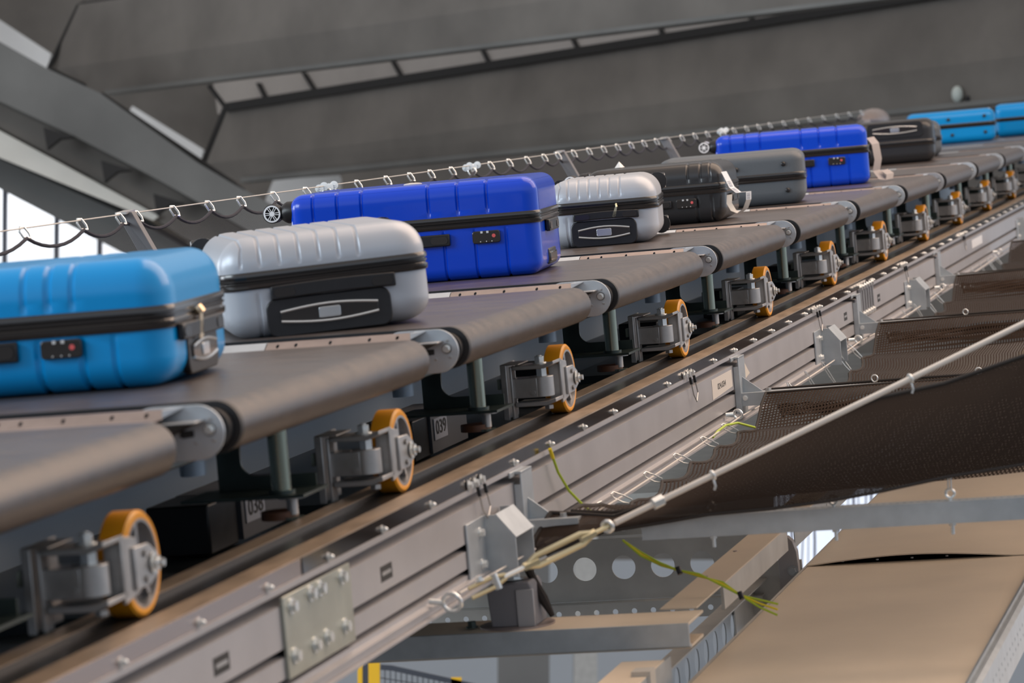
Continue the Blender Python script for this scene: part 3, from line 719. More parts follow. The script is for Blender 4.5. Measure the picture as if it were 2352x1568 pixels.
fbm = thing('frame_bar', 'perforated zinc frame bar across the lower right, below the end net', 'bar', (.9, sE, -.46))
br = MB().perf(2, -.4085, -.4065, .34, 1.4, -1.235, -1.195, [.35+.0145*j for j in range(72)], .0042, 8)
br.box((.34,-1.237,-.4525), (1.4,-1.234,-.4065)); br.box((.34,-1.196,-.4525), (1.4,-1.193,-.4065)); br.box((.34,-1.235,-.4525),(1.4,-1.218,-.450))
br.build('channel', MT['galv'], fbm, 0, False)
for u, l in ((.49, 'leftmost carabiner and eyebolt hooking the end net to the frame bar'), (.752, 'middle carabiner and eyebolt hooking the end net to the frame bar'), (.998, 'rightmost carabiner and eyebolt hooking the end net to the frame bar')):
    t = thing('eyebolt_hook', l, 'hook', (u, sE-.015, -.45), 0, 'hooks on the frame bar')
    MB().ring((u, sE-.015, -.392), (0, 1, 0), .009, .0028, 20).build('eye', MT['bright'], t)
    MB().cyl((u, sE-.015, -.402), (u, sE-.015, -.478), .0035, k=10).build('shank', MT['bright'], t)
    MB().hexbolt((u, sE-.015, -.4525), (0,0,-1), .008, .007).build('nut', MT['bright'], t)
    zt = -.352 if u > .9 else -.378
    MB().tube([(u-.002,sE-.015,zt),(u+.004,sE-.015,zt-.003),(u+.003,sE-.015,-.386),(u-.003,sE-.015,-.386)], .0016, 6, True).build('carabiner', MT['bright'], t)
for q_, l in ((.438, 'left snap hook holding the net border on the pale cable'), (.79, 'right snap hook holding the net border on the pale cable')):
    p = cP(q_)
    solo('cable_hook', MB().ring(p, dv, .0088, .0024).tube([p+Vector((0,0,-.006)), p+Vector((.004,0,-.022)), p+Vector((.001,0,-.03))], .0026, 6), MT['bright'], l, 'hook', 'hooks on the pale cable')

# earth wires
def wire(name, pts, r, m, label): return solo(name, MB().tube(pts, r, 8), m, label, 'wire', 'green and yellow earth wires')
t = thing('earth_wire', 'green and yellow earth wire hanging from a strip bolt over the rail face', 'wire', (.08, -.83, -.44), 0, 'green and yellow earth wires')
MB().tube([(.078,-.918,-.277),(.080,-.905,-.300)], .0045, 8).build('sleeve', MT['wireyy'], t)
MB().tube([(.080,-.905,-.298),(.083,-.880,-.335),(.090,-.82,-.385),(.105,-.75,-.430),(.12,-.72,-.452)], .0032, 8).build('wire', MT['wirey'], t)
t = thing('earth_wire', 'pair of earth wires hanging from the end net down to the chute', 'wire', (.37, -.9, -.66), 0, 'green and yellow earth wires')
for j in range(3):
    d = .0035*(j-1)
    pts = [(.222,-.9,-.494),(.262,-.9+d,-.528+d),(.305,-.9-d,-.553+d),(.345,-.9,-.569),(.39,-.9+d,-.582-d),(.44,-.9+d,-.604+d),(.480,-.9,-.632),(.52,-.9+d*2,-.652+d*2),(.56,-.9+d*3,-.668+d*3.)]
    MB().tube(pts, .0026, 6).build('wire', MT['wirey'] if j != 1 else MT['wireyy'], t)
for u, n in ((.345,-.569),(.480,-.632)): MB().tube([(u-.003,-.9,n+.008),(u+.003,-.905,n-.008)], .006, 8).build('cable_tie', MT['black'], t)
t = thing('earth_wire', 'short earth wire looping at the net edge below the ring eyebolt', 'wire', (.11, 1.2, -.47), 0, 'green and yellow earth wires')
MB().tube([(.10,.92,-.462),(.108,.96,-.450),(.12,1.02,-.441),(.14,1.10,-.444),(.17,1.20,-.470)], .0035, 8).build('wire', MT['wirey'], t)

# ------------------------------------------------------------------ lower steelwork
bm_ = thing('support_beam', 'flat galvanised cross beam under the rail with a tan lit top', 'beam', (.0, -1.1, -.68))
MB().box((-.62,-1.30,-.630), (.438,-1.13,-.624)).build('top_plate', MT['chute'], bm_, .002)  # tan of the lit top is put into the plate colour
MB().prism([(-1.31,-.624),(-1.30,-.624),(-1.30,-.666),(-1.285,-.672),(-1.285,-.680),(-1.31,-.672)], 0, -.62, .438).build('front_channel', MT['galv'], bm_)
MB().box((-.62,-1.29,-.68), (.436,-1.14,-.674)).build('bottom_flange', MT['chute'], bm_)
sp = thing('support_foot', 'grey square foot block with round base plate under the rail', 'foot', (.045, -1.15, -.624))
MB().prism([(.0,-.62),(-.005,-.545),(.0,-.530),(.088,-.524),(.094,-.535),(.100,-.62)], 1, -1.265, -1.165).build('block', mat('foot_grey', (.20,.195,.21), .5), sp, .003)
MB().box((.060,-1.269,-.62),(.098,-1.260,-.54)).build('side_strip', MT['alu'], sp, .001)
MB().lathe((.045,-1.215,-.6235), (0,0,1), [(0,.082),(.003,.082),(.004,.07)], 40).build('base_plate', MT['cover'], sp)
MB().hexbolt((.045,-1.215,-.524), (0,0,1), .016, .012, True, .035).build('bolt', MT['bright'], sp)
MB().hexbolt((-.048,-1.25,-.62), (0,0,1), .010, .014).build('bolt', MT['green'], sp)
pb = thing('perforated_beam', 'wide cross beam with a row of large round holes behind the foot block', 'beam', (-.2, .3, -.86))
MB().perf(1, .3, .304, -.66, .32, -.810, -.648, [-.674+.1045*j for j in range(0, 9)], (.0315, -.725), 28).build('web', MT['galvd'], pb, 0, False)
MB().perf(1, .26, .263, -.72, .32, -.858, -.812, [-.676+.0505*j for j in range(0, 20)], .0075, 14).build('lower_lip', MT['galvd'], pb, 0, False)
MB().box((-.72,.262,-.815),(.32,.304,-.811)).build('flange', MT['galvd'], pb)
MB().perf(1, .36, .363, -.3, .40, -.648, -.615, [-.27+.0545*j for j in range(0, 12)], .0075, 14).build('upper_lip', MT['galvd'], pb, 0, False)
# beams running along the travel direction
lb_ = thing('long_beam', 'beam, its top beige from warm light, running back from the cross beam, with oval-looking holes in its side', 'beam', (.37, -.5, -.9))
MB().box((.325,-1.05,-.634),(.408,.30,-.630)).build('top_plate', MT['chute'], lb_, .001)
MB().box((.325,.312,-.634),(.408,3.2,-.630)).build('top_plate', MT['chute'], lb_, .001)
MB().perf(0, .284, .287, -1.10, .55, -.905, -.775, [-.86+.122*j for j in range(12)], (.030, -.845), 20).build('web', MT['galv'], lb_, 0, False)
MB().box((.284,-1.05,-.775),(.33,.55,-.771)).build('flange', MT['galvd'], lb_)
MB().box((.400,-.72,-.69),(.408,.2,-.632)).build('side_plate', MT['galvd'], lb_, .001)
MB().perf(0, .404, .407, .32, 3.2, -.70, -.634, [.45+.11*j for j in range(25)], .006, 10).build('far_web', MT['galv'], lb_, 0, False)
for s_ in (-.6, -.2, .25, .7, 1.3): MB().lathe((.345,s_,-.630), (0,0,1), [(0,.006),(.002,.005)], 12).build('rivet', MT['cover'], lb_)
lb2 = thing('lower_long_beam', 'beam end, its top beige from warm light, below the cross beam at the bottom of the picture', 'beam', (.37, -1.8, -.75))
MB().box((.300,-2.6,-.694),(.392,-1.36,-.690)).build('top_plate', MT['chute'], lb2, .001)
MB().box((.389,-2.6,-.80),(.393,-1.30,-.692)).build('web', MT['galv'], lb2)
MB().box((.36,-1.55,-.80),(.40,-1.50,-.68)).build('rib', MT['galvd'], lb2)
gp = thing('guard_plate', 'grey metal guard plate with a rounded upright tab beside the chute', 'guard', (.35, .3, -.9))
MB().box((.290,.296,-.90),(.424,.300,-.728)).build('plate', MT['galvd'], gp, .001)
MB().box((.290,.0,-.92),(.294,.296,-.76)).build('side_plate', MT['galvd'], gp, .001)
MB().prism([(.372,-.84),(.372,-.72),(.378,-.682),(.388,-.662),(.400,-.660),(.412,-.672),(.421,-.70),(.423,-.74),(.423,-.84)], 1, .24, .27).build('round_tab', mat('warm_grey_metal', (.36,.33,.32), .4, metal=.3), gp, .001)
MB().hexbolt((.408,.24,-.748), (0,-1,0), .010, .012).build('bolt', MT['steel'], gp)
MB().hexbolt((.300,.296,-.775), (0,-1,0), .006, .006).build('bolt', MT['bright'], gp)

# chute: two sheets tinted by warm light, and the perforated side rail
ch = thing('chute', 'wide sheet-metal chute, beige from warm light, filling the lower right', 'chute', (.72, 2, -.80))
def chs(s0, s1, z0, gap):
    n = 20; pts = []; f = []
    for i in range(n+1):
        q_ = i/n; u = lerp(.432, 1.028, q_); lift = gap*math.sin(PI*min(1, q_*1.12))
        for s_, z in ((s0, z0+lift), (s0+.3, z0+lift*.35), (s1, z0)): pts.append((u, s_, z))
    L_ = len(pts)
    for i in range(n):
        for j in range(2): f += [(i*3+j, (i+1)*3+j, (i+1)*3+j+1, i*3+j+1), (L_+i*3+j, L_+i*3+j+1, L_+(i+1)*3+j+1, L_+(i+1)*3+j)]
        f += [(i*3, L_+i*3, L_+(i+1)*3, (i+1)*3), (i*3+2, (i+1)*3+2, L_+(i+1)*3+2, L_+i*3+2)]
    f += [(0, 1, L_+1, L_), (1, 2, L_+2, L_+1), (n*3, L_+n*3, L_+n*3+1, n*3+1), (n*3+1, L_+n*3+1, L_+n*3+2, n*3+2)]
    return MB().add(pts+[(x, y, z-.003) for x, y, z in pts], f)
chs(-2.2, .345, -.7525, 0).build('lower_sheet', MT['chute'], ch, 0, True)
chs(.325, 7.5, -.749, .017).build('upper_sheet', MT['chute'], ch, 0, True)
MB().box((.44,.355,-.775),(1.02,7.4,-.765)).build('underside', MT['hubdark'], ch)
MB().box((.424,-2.2,-.79),(.430,7.5,-.752)).build('edge_fold', MT['galvd'], ch)
for j in range(5): MB().hexbolt((.52+.09*j, .36, -.750), (0,0,1), .004, .004, False).build('screw', MT['steel'], ch)
cr = thing('perforated_rail', 'light grey perforated side rail of the chute at the lower right corner', 'rail', (1.05, .5, -.86))
MB().prism([(1.031,-.765),(1.031,-.742),(1.040,-.736),(1.044,-.746),(1.052,-.746),(1.056,-.736),(1.066,-.742),(1.066,-.765)], 1, -2.2, 2.5).build('cap', MT['galv'], cr)
for z0, z1 in ((-.788,-.765), (-.811,-.788)):
    MB().perf(0, 1.063, 1.066, -2.2, 2.5, z0, z1, [-2.16+.062*j for j in range(75)], .0045, 10).build('side_web', MT['galv'], cr, 0, False)
MB().box((1.063,-2.2,-.835),(1.066,2.5,-.811)).build('lower_web', MT['galv'], cr)
solo('floor_panel', MB().box((1.09,-1.6,-1.1),(1.6,2.5,-1.07)), MT['wallw'], 'pale panel beyond the perforated rail in the bottom right corner', 'panel')
solo('walkway_tray', MB().box((-1.0,3.4,-.93),(.28,9,-.90)), MT['galvd'], 'grey tray under the sorter, seen between rail and net', 'tray')

# safety fence far behind at the bottom left of the lower gap
fz = lambda x, y, Y=20: W(x, y, Y)
sf = bpy.data.objects.new('safety_fence', None); COL.objects.link(sf); sf.location = W(950, 1600, 20)
props(sf, 'yellow-posted safety fence with dark mesh seen below the cross beam', 'fence'); INFO[sf.name] = {'off': Vector(sf.location)}
MB().extr([fz(821,1510), fz(832,1510), fz(833,1700), fz(822,1700)], (0,.08,0)).build('post', MT['yellow'], sf)
MB().extr([fz(846,1515), fz(872,1515), fz(873,1700), fz(847,1700)], (0,.08,0)).build('post', MT['yellow'], sf)
MB().extr([fz(833,1510), fz(846,1510), fz(847,1700), fz(833,1700)], (0,.02,0)).build('infill', MT['fenced'], sf)
MB().extr([fz(874,1526), fz(900,1528), fz(1100,1572), fz(1100,1584), fz(900,1540), fz(874,1538)], (0,.04,0)).build('top_rail', MT['fenced'], sf)
MB().extr([fz(1036,1556), fz(1060,1556), fz(1062,1700), fz(1038,1700)], (0,.08,0)).build('post', MT['yellow'], sf)
g = MB()
for j in range(12): g.tube([fz(884+j*12.5,1532+j*2.6), fz(884+j*12.5,1700)], .0035, 5)
for j in range(5): g.tube([fz(874,1556+j*22), fz(1036,1582+j*22)], .0035, 5)
g.build('wire_mesh', MT['fenced'], sf)

# ------------------------------------------------------------------ far net fence above the carts
UF = -1.3
POST = [(.213,.303), (5.393,.310), (7.652,.309)]
def ncab(s_): return .300+.0012*min(s_, 12)
for j, (s_, n) in enumerate(POST):
    t = thing('net_post', ('nearest', 'middle', 'farthest')[j].capitalize()+' leaning grey post of the net fence behind the suitcases', 'post', (UF+.33, s_, -.35), 0, 'posts of the net fence')
    MB().extr([(UF-.024,s_,n+.005),(UF+.020,s_,n+.005),(UF+.025+.30,s_,n-.62),(UF-.022+.30,s_,n-.62)], (0,.03,0)).build('post_tube', mat_once('post_grey', (.17,.17,.18), .45), t, .002)
    MB().extr([(UF-.02,s_-.02,n-.0),(UF+.012,s_-.02,n-.0),(UF+.012,s_+.05,n+.004),(UF-.02,s_+.05,n+.004)], (0,0,.006)).build('post_cap', MT['steel'], t)
cabp = [(UF, lerp(-2.5, 15, i/60), ncab(lerp(-2.5, 15, i/60))+.003) for i in range(61)]
solo('fence_cable', MB().tube(cabp, .0020, 6), MT['galvd'], 'thin steel cable along the top of the net fence', 'cable')
CAR = [-2.0,-1.45,-.9,-.5,-.113,.17,.30,.594,.892,1.178,1.5,1.83,2.1,2.401,2.752,3.051,3.323,3.62,3.918,4.2,4.5,4.8,5.1,5.35,5.65,5.95,6.25,6.55,6.85,7.15,7.45,7.75,8.1,8.45,8.8,9.274,9.6,10,10.4,10.8,11.3,11.8,12.3,12.9,13.5,14.1,14.7]
# scalloped border rope and the net hanging from it
sc_ = []
for a, b_ in zip(CAR[:-1], CAR[1:]):
    kk = 8
    for j in range(kk):
        t_ = j/kk; s_ = lerp(a, b_, t_); sc_.append((UF+.008, s_, ncab(s_)-.022-(.030 if b_-a > .2 else .004)*4*t_*(1-t_)*min(1, (b_-a)/.35)))
t = thing('fence_net', 'fine black net hanging from the fence cable behind the suitcases', 'net', (UF+.15, 5, -.05))
grid = []; su = []
for (u, s_, n) in sc_:
    row = []
    for j in range(7):
        q_ = j/6; row.append((u+.26*q_, s_, lerp(n, -.12, q_)))
    grid.append(row); su.append(s_)
MB().sheet(grid, su, [j*.08 for j in range(7)]).build('mesh', MT['netf'], t)
MB().tube(sc_, .0048, 7).build('border_rope', MT['ropeb'], t)
hk = None
for i, s_ in enumerate(CAR):
    n = ncab(s_); base = Vector((UF+.004, s_, n-.026))
    ORD = ['', 'first', 'second', 'third', 'fourth', 'fifth', 'sixth', 'seventh', 'eighth', 'ninth', 'tenth', 'eleventh', 'twelfth', 'thirteenth', 'fourteenth', 'fifteenth', 'sixteenth', 'seventeenth', 'eighteenth', 'nineteenth', 'twentieth', 'twenty-first', 'twenty-second', 'twenty-third']
    if s_ < POST[0][0]: cnt = len([x for x in CAR if s_ <= x < POST[0][0]]); lab = ORD[cnt].capitalize()+' steel carabiner left of the nearest leaning net post'
    elif s_ < POST[1][0]: cnt = len([x for x in CAR if POST[0][0] < x <= s_]); lab = ORD[cnt].capitalize()+' steel carabiner right of the nearest leaning net post'
    elif s_ < POST[2][0]: cnt = len([x for x in CAR if POST[1][0] < x <= s_]); lab = ORD[cnt].capitalize()+' steel carabiner right of the middle leaning net post'
    else: cnt = len([x for x in CAR if POST[2][0] < x <= s_]); lab = ORD[cnt].capitalize()+' steel carabiner right of the farthest leaning net post'
    if hk is None:
        hk = solo('carabiner', MB().tube([(UF+.004,s_-.010,n-.020),(UF-.003,s_-.016,n-.004),(UF-.004,s_-.008,n+.007),(UF+.001,s_+.006,n+.006),(UF+.010,s_+.012,n-.010),(UF+.014,s_+.010,n-.022)], .0030, 7, True), MT['bright'], lab, 'carabiner', 'steel carabiners on the fence cable')
        hb = hk.matrix_world.copy(); s00 = s_; n00 = n
    else:
        c = hk.copy(); COL.objects.link(c); c['label'] = lab; c['group'] = 'steel carabiners on the fence cable'
        c.matrix_world = M @ Matrix.Translation((0, s_-s00, n-n00)) @ M.inverted() @ hb
for j, s_ in enumerate((2.056, 3.918, 9.274)):
    b_ = MB()
    for q_ in range(4): b_.hexbolt((UF+.006*q_-.01, s_+.035*q_-.05, ncab(s_)-.004+.006*(q_ % 2)), (.4,-1,.2), .010, .012, True, .008)
    b_.ring((UF, s_, ncab(s_)-.02), (0,1,0), .014, .003)
    solo('cable_clamp', b_, MT['bright'], ('first', 'second', 'third')[j].capitalize()+' bright cable clamp cluster from the left on the fence cable', 'clamp', 'cable clamps on the fence')
solo('net_bundle', MB().ball((UF, 15.3, .24), .22, (.5, 1.6, .4)), MT['cover'], 'brownish bundled end of the net fence above the far suitcases', 'net')

# security camera far on the beam
cp_ = WB(2212, 222, 44)
t = bpy.data.objects.new('wall_device', None); COL.objects.link(t); t.location = cp_
props(t, 'small white device mounted on the far concrete beam at the upper right', 'device'); INFO[t.name] = {'off': Vector(t.location)}
nn_ = Vector((-.751, -.66, 0))
MB().ball(cp_+nn_*.10+Vector((0,0,.02)), .085, (.8,.8,1.15)).build('housing', mat_once('pale_green_white', (.60,.66,.62), .4), t)
MB().ball(cp_+nn_*.08+Vector((.11,-.02,-.03)), .036).build('lens', MT['black'], t)
MB().cyl(cp_+nn_*.12, cp_-nn_*.02, .035).build('mount', MT['conc'], t)

# ------------------------------------------------------------------ suitcases
def shell_mesh(L, Wd, z0, z1, rx, ry, rz, up, grooves, gz, noflat=0.):
    """Half shell. Box grid rounded with an ellipsoid radius on the closed side. grooves: list of (axis, centre, halfwidth, depth)."""
    hx, hy = L/2, Wd/2; hz = z1-z0
    def lines(h, r, axis):
        ls = set()
        for i in range(9): a = PI/2*i/8; ls.add(round(h-r+r*math.sin(a), 5)); ls.add(-round(h-r+r*math.sin(a), 5))
        for i in range(15): ls.add(round(lerp(-(h-r), h-r, i/14), 5))
        for g in grooves:
            if g[0] == axis:
                for d in (-1.5, -1, -.5, .0, .5, 1, 1.5): ls.add(round(g[1]+g[2]*d, 5))
        ls = sorted(x for x in ls if abs(x) <= h+1e-6); out = [ls[0]]
        for x in ls[1:]:
            if x-out[-1] > .0006: out.append(x)
        return out
    X, Y = lines(hx, rx, 'x'), lines(hy, ry, 'y')
    Z = [0, .006, .012] + [hz*.5*i/4 for i in range(1, 5)] + [hz-rz+rz*math.sin(PI/2*i/8) for i in range(9)]
    Z = sorted(set(round(z, 5) for z in Z if z >= 0)); Z2 = [Z[0]]
    for z in Z[1:]:
        if z-Z2[-1] > .0008: Z2.append(z)
    Z = Z2
    def pt(x, y, z):
        qx = max(-(hx-rx), min(hx-rx, x)); qy = max(-(hy-ry), min(hy-ry, y)); qz = min(hz-rz, z)
        d = Vector(((x-qx)/rx, (y-qy)/ry, (z-qz)/rz)); 
        if d.length > 1e-6:
            n = d.normalized(); p = Vector((qx+n.x*rx, qy+n.y*ry, qz+n.z*rz)); nn = Vector((n.x/rx, n.y/ry, n.z/rz)).normalized()
        else: p = Vector((x, y, z)); nn = Vector((0, 0, 1))
        dep = 0
        for g in grooves:
            ax, c, hw, dp = g[:4]; side = g[4] if len(g) > 4 else None
            v = x if ax == 'x' else y
            t_ = abs(v-c)/hw
            if t_ < 1.5:
                k_ = max(0, min(1, (1.5-t_)/.9))
                if side == 'side' and nn.z > .7: k_ *= max(0, (1-nn.z)/.3)
                fz_ = max(0, min(1, (z-gz)/.012)); dep += dp*k_*fz_
                if ax == 'x' and abs(nn.x) > .8: dep -= dp*k_*fz_
                if ax == 'y' and abs(nn.y) > .8: dep -= dp*k_*fz_
        p = p-nn*dep
        return p
    verts = {}; mb = MB(); 
    def vid(x, y, z):
        kx = (round(x, 5), round(y, 5), round(z, 5))
        if kx not in verts:
            p = pt(x, y, z); zz = z0+p.z if up else z1-p.z
            verts[kx] = len(mb.v); mb.v.append(Vector((p.x, p.y, zz)))
        return verts[kx]
    for i in range(len(X)-1):
        for j in range(len(Y)-1):
            mb.f.append((vid(X[i],Y[j],hz), vid(X[i+1],Y[j],hz), vid(X[i+1],Y[j+1],hz), vid(X[i],Y[j+1],hz)))
            mb.f.append((vid(X[i],Y[j],0), vid(X[i],Y[j+1],0), vid(X[i+1],Y[j+1],0), vid(X[i+1],Y[j],0)))
    for k_ in range(len(Z)-1):
        for i in range(len(X)-1):
            for y in (-hy, hy): mb.f.append((vid(X[i],y,Z[k_]), vid(X[i+1],y,Z[k_]), vid(X[i+1],y,Z[k_+1]), vid(X[i],y,Z[k_+1])))
        for j in range(len(Y)-1):
            for x in (-hx, hx): mb.f.append((vid(x,Y[j],Z[k_]), vid(x,Y[j+1],Z[k_]), vid(x,Y[j+1],Z[k_+1]), vid(x,Y[j],Z[k_+1])))
    return mb
def rrect(L, Wd, r, k=8, infl=0.):
    hx, hy = L/2+infl, Wd/2+infl; r = r+infl; pts = []
    for cx, cy, a0 in ((hx-r, hy-r, 0), (-(hx-r), hy-r, PI/2), (-(hx-r), -(hy-r), PI), (hx-r, -(hy-r), 1.5*PI)):
        for i in range(k+1): a = a0+PI/2*i/k; pts.append((cx+r*math.cos(a), cy+r*math.sin(a)))
    return pts
def band(L, Wd, r, prof):    # prof: (z, inflate)
    mb = MB(); rings = [[(x, y, z) for x, y in rrect(L, Wd, r, 8, inf)] for z, inf in prof]; k = len(rings[0])
    for rg in rings: mb.v += [Vector(p) for p in rg]
    for j in range(len(rings)-1):
        for i in range(k): mb.f.append((j*k+i, j*k+(i+1)%k, (j+1)*k+(i+1)%k, (j+1)*k+i))
    return mb
def spoked(t, c, d, R, w_, rimm, n=6, tire=True):
    """A luggage wheel: tyre, rim with paired spokes."""
    c, d = Vector(c), Vector(d).normalized(); a = d.orthogonal().normalized(); b = d.cross(a)
    wh = MB().lathe(c-d*w_/2, d, [(0,R*.55),(0,R*.92),(w_*.12,R),(w_*.88,R),(w_,R*.92),(w_*.95,R*.80),(w_*.4,R*.78),(w_*.38,0)], 36).build('wheel', MT['black'], t)
    rm = MB().lathe(c+d*w_*.30, d, [(0,R*.86),(w_*.22,R*.90),(w_*.24,R*.74),(w_*.05,R*.72)], 36, False)
    rm.cyl(c+d*w_*.30, c+d*w_*.56, R*.26, k=20)
    for j in range(n):
        for off in (-.075, .075):
            th = 2*PI*j/n+.26; dir_ = a*math.cos(th)+b*math.sin(th); sd_ = -a*math.sin(th)+b*math.cos(th)
            p0 = c+d*w_*.44+dir_*R*.15+sd_*R*off; p1 = c+d*w_*.44+dir_*R*.80+sd_*R*off*1.5; ww = sd_*R*.035
            rm.extr([p0-ww, p1-ww, p1+ww, p0+ww], d*w_*.1)
    rm.build('rim', rimm, wh)
def on_front(t, pts, y, depth, name, m, bev=.001, parent=None): return MB().prism(pts, 1, y, y-depth).build(name, m, parent or t, bev)
def rr2(x0, x1, z0, z1, r, k=5):
    out = []
    for cx, cz, a0 in ((x1-r, z1-r, 0), (x0+r, z1-r, PI/2), (x0+r, z0+r, PI), (x1-r, z0+r, 1.5*PI)):
        for i in range(k+1): a = a0+PI/2*i/k; out.append((cx+r*math.cos(a), cz+r*math.sin(a)))
    return out
def handle_unit(t, face, half, zc, zh, flip=1, chrome=True, bar=True, hz=None):
    """Telescopic handle recess on the +x end. face = x of the end face, zc centre height of the grip."""
    q = lambda pts: [(a, b) for a, b in pts]
    w2 = half
    rec = rr2(-w2*1.28, w2*1.28, zc-zh*1.05, zc+zh*.95, zh*.55) if flip > 0 else rr2(-w2*1.28, w2*1.28, zc-zh*.95, zc+zh*1.05, zh*.55)
    MB().prism(rec, 0, face-.012, face+.0035).build('handle_recess', MT['black'], t, .003)
    gp_ = MB().prism([(-w2,zc-.010),(-w2,zc+.010),(-w2*.5,zc+.016),(0,zc+.0185),(w2*.5,zc+.016),(w2,zc+.010),(w2,zc-.010),(w2*.5,zc-.016),(0,zc-.0185),(-w2*.5,zc-.016)], 0, face+.0, face+.007).build('telescopic_grip', MT['blackg'], t, .001)
    if chrome:
        for sg in (-1, 1):
            pts = [(face+.0065, lerp(-w2, w2, i/10), zc+sg*(.010+.0085*math.sin(PI*i/10))) for i in range(11)]
            MB().tube(pts, .0034, 8).build('chrome_strip', MT['chrome'], gp_)
    MB().prism(rr2(-.0235, .0235, zc-.0115, zc+.0115, .004), 0, face+.006, face+.0095).build('release_button', MT['chrome'], gp_, .001)
def side_bar(t, axis, face, c0, c1, zc, h_, name='carry_handle', arch=0.):
    """Strap handle standing off a face. axis 'x': on the +x end, running in y; 'y': on the -y side, running in x."""
    pts = []; n = 12
    for i in range(n+1): v = lerp(c0, c1, i/n); pts.append((v, zc+h_/2+arch*math.sin(PI*i/n)))
    for i in range(n, -1, -1): v = lerp(c0, c1, i/n); pts.append((v, zc-h_/2+arch*math.sin(PI*i/n)))
    if axis == 'x': h = MB().prism(pts, 0, face+.002, face+.014)
    else: h = MB().prism(pts, 1, face-.002, face-.014)
    h = h.build(name, MT['black'], t, .003)
    for a, b in ((c0+.006, c0+.052), (c1-.052, c1-.006)):
        lo, hi = min(a, b), max(a, b)
        if axis == 'x': MB().prism(rr2(lo, hi, zc-h_*.32, zc+h_*.32, h_*.3), 0, face+.013, face+.0155).build('handle_insert', MT['blackg'], h)
        else: MB().prism(rr2(lo, hi, zc-h_*.32, zc+h_*.32, h_*.3), 1, face-.013, face-.0155).build('handle_insert', MT['blackg'], h)
def lock_unit(t, face, xc, zc, s_=1.):
    lk = MB().prism(rr2(xc-.033*s_, xc+.033*s_, zc-.0145*s_, zc+.0145*s_, .006*s_), 1, face+.002, face-.010).build('lock', MT['blackg'], t, .002)
    for d in (-.010, .004): MB().box((xc+d*s_-.003, face-.0125, zc+.009*s_), (xc+d*s_+.003, face-.010, zc+.014*s_)).build('lock_dial', MT['dial'], lk)
    for d in (-.014, 0, .013): MB().ball((xc+d*s_, face-.0105, zc-.0105*s_), .0014*s_).build('lock_mark', MT['dial'], lk)
    MB().lathe((xc+.018*s_, face-.010, zc+.002*s_), (0,-1,0), [(0,.0045*s_),(.001,.0042*s_)], 18).build('lock_badge', MT['red'], lk)
def zip_pull(t, p, d, m, L=.030, sz=1.):
    p = Vector(p); d = Vector(d).normalized()
    z = MB().tube([p, p+Vector((0,0,-.004))+d*.003, p+Vector((.002,.002,-.010))+d*.004], .0035*sz, 8)
    q_ = p+Vector((0,0,-.008))+d*.006; ax = d.cross(Vector((0,0,1))).normalized()
    sl = ax*.35*L
    z.extr([q_-ax*.003*sz, q_+ax*.003*sz, q_+ax*.005*sz+sl*.9+Vector((0,0,-L)), q_+sl+Vector((0,0,-L*1.1)), q_-ax*.005*sz+sl*.9+Vector((0,0,-L))], d*.002)
    z.build('zip_pull', m, t)
def suitcase(label, s_, u, theta, L, Wd, Ht, shell, group=None, rx=.05, ry=.05, rzt=.045, rzb=.04, zip_z=(.42, .56), grooves=(), grooves_low=None, gz=.01, tilt=0., roll=0., kind='x', wheels=True, rimm=None, dbl=True, wy=.045):
    """kind 'x': long side faces the camera, handle end right. 'y': handle end faces the camera. (s_, u) = middle of the bottom."""
    rot = math.radians(theta) + (0 if kind == 'x' else -PI/2)
    t = thing('suitcase', label, 'suitcase', (u, s_, RUN+.0008), rot, group, absolute=False)
    if tilt or roll: t.matrix_world = t.matrix_world @ Matrix.Rotation(math.radians(tilt), 4, 'Y') @ Matrix.Rotation(math.radians(roll), 4, 'X')
    za, zb = Ht*zip_z[0], Ht*zip_z[1]
    shell_mesh(L, Wd, zb-.004, Ht, rx, ry, rzt, True, list(grooves), gz).build('upper_shell', shell, t)
    shell_mesh(L, Wd, 0, za+.004, rx, ry, rzb, False, list(grooves if grooves_low is None else grooves_low), gz).build('lower_shell', shell, t)
    h_ = zb-za
    prof_ = [(za-.002,-.004),(za-.001,.0035),(za+h_*.08,.0055),(za+h_*.28,.0060),(za+h_*.34,.0025),(za+h_*.40,.0015),(za+h_*.46,.0025),(za+h_*.50,.0048),(za+h_*.58,.0050),(za+h_*.62,.0018),(za+h_*.68,.0018),(za+h_*.73,.0058),(za+h_*.93,.0056),(zb+.001,.0035),(zb+.002,-.004)]
    band(L, Wd, min(rx, ry), prof_).build('zip_band', MT['blackg'], t)
    if wheels:
        for sy in (-1, 1):
            for zz in ((Ht*.83, 'u'), (Ht*.17, 'l')):
                cz = zz[0]; x = -L/2; y = sy*(Wd/2-wy)
                hb = MB().lathe((x+.012, y, cz), (-1,0,0), [(0,.030),(.022,.030),(.030,.026),(.040,.018),(.046,.006)], 24).build('wheel_mount', MT['black'], t)
                for k_ in ((-1, 1) if dbl else (1,)):
                    spoked(t, (x-.050, y+k_*.014, cz), (0, k_ if dbl else sy, 0), .026, .017, rimm or MT['white'])
                MB().box((x-.055, y-.006, cz-.008), (x-.02, y+.006, cz+.012)).build('wheel_fork', MT['black'], t, .002)
    return t
def place(front_u, front_s, theta, along, depth):   # middle of the bottom from the front face's middle
    th = math.radians(theta); e1 = (math.cos(th), math.sin(th)); e2 = (-math.sin(th), math.cos(th))
    return front_s+e1[1]*along+e2[1]*depth/2, front_u+e1[0]*along+e2[0]*depth/2

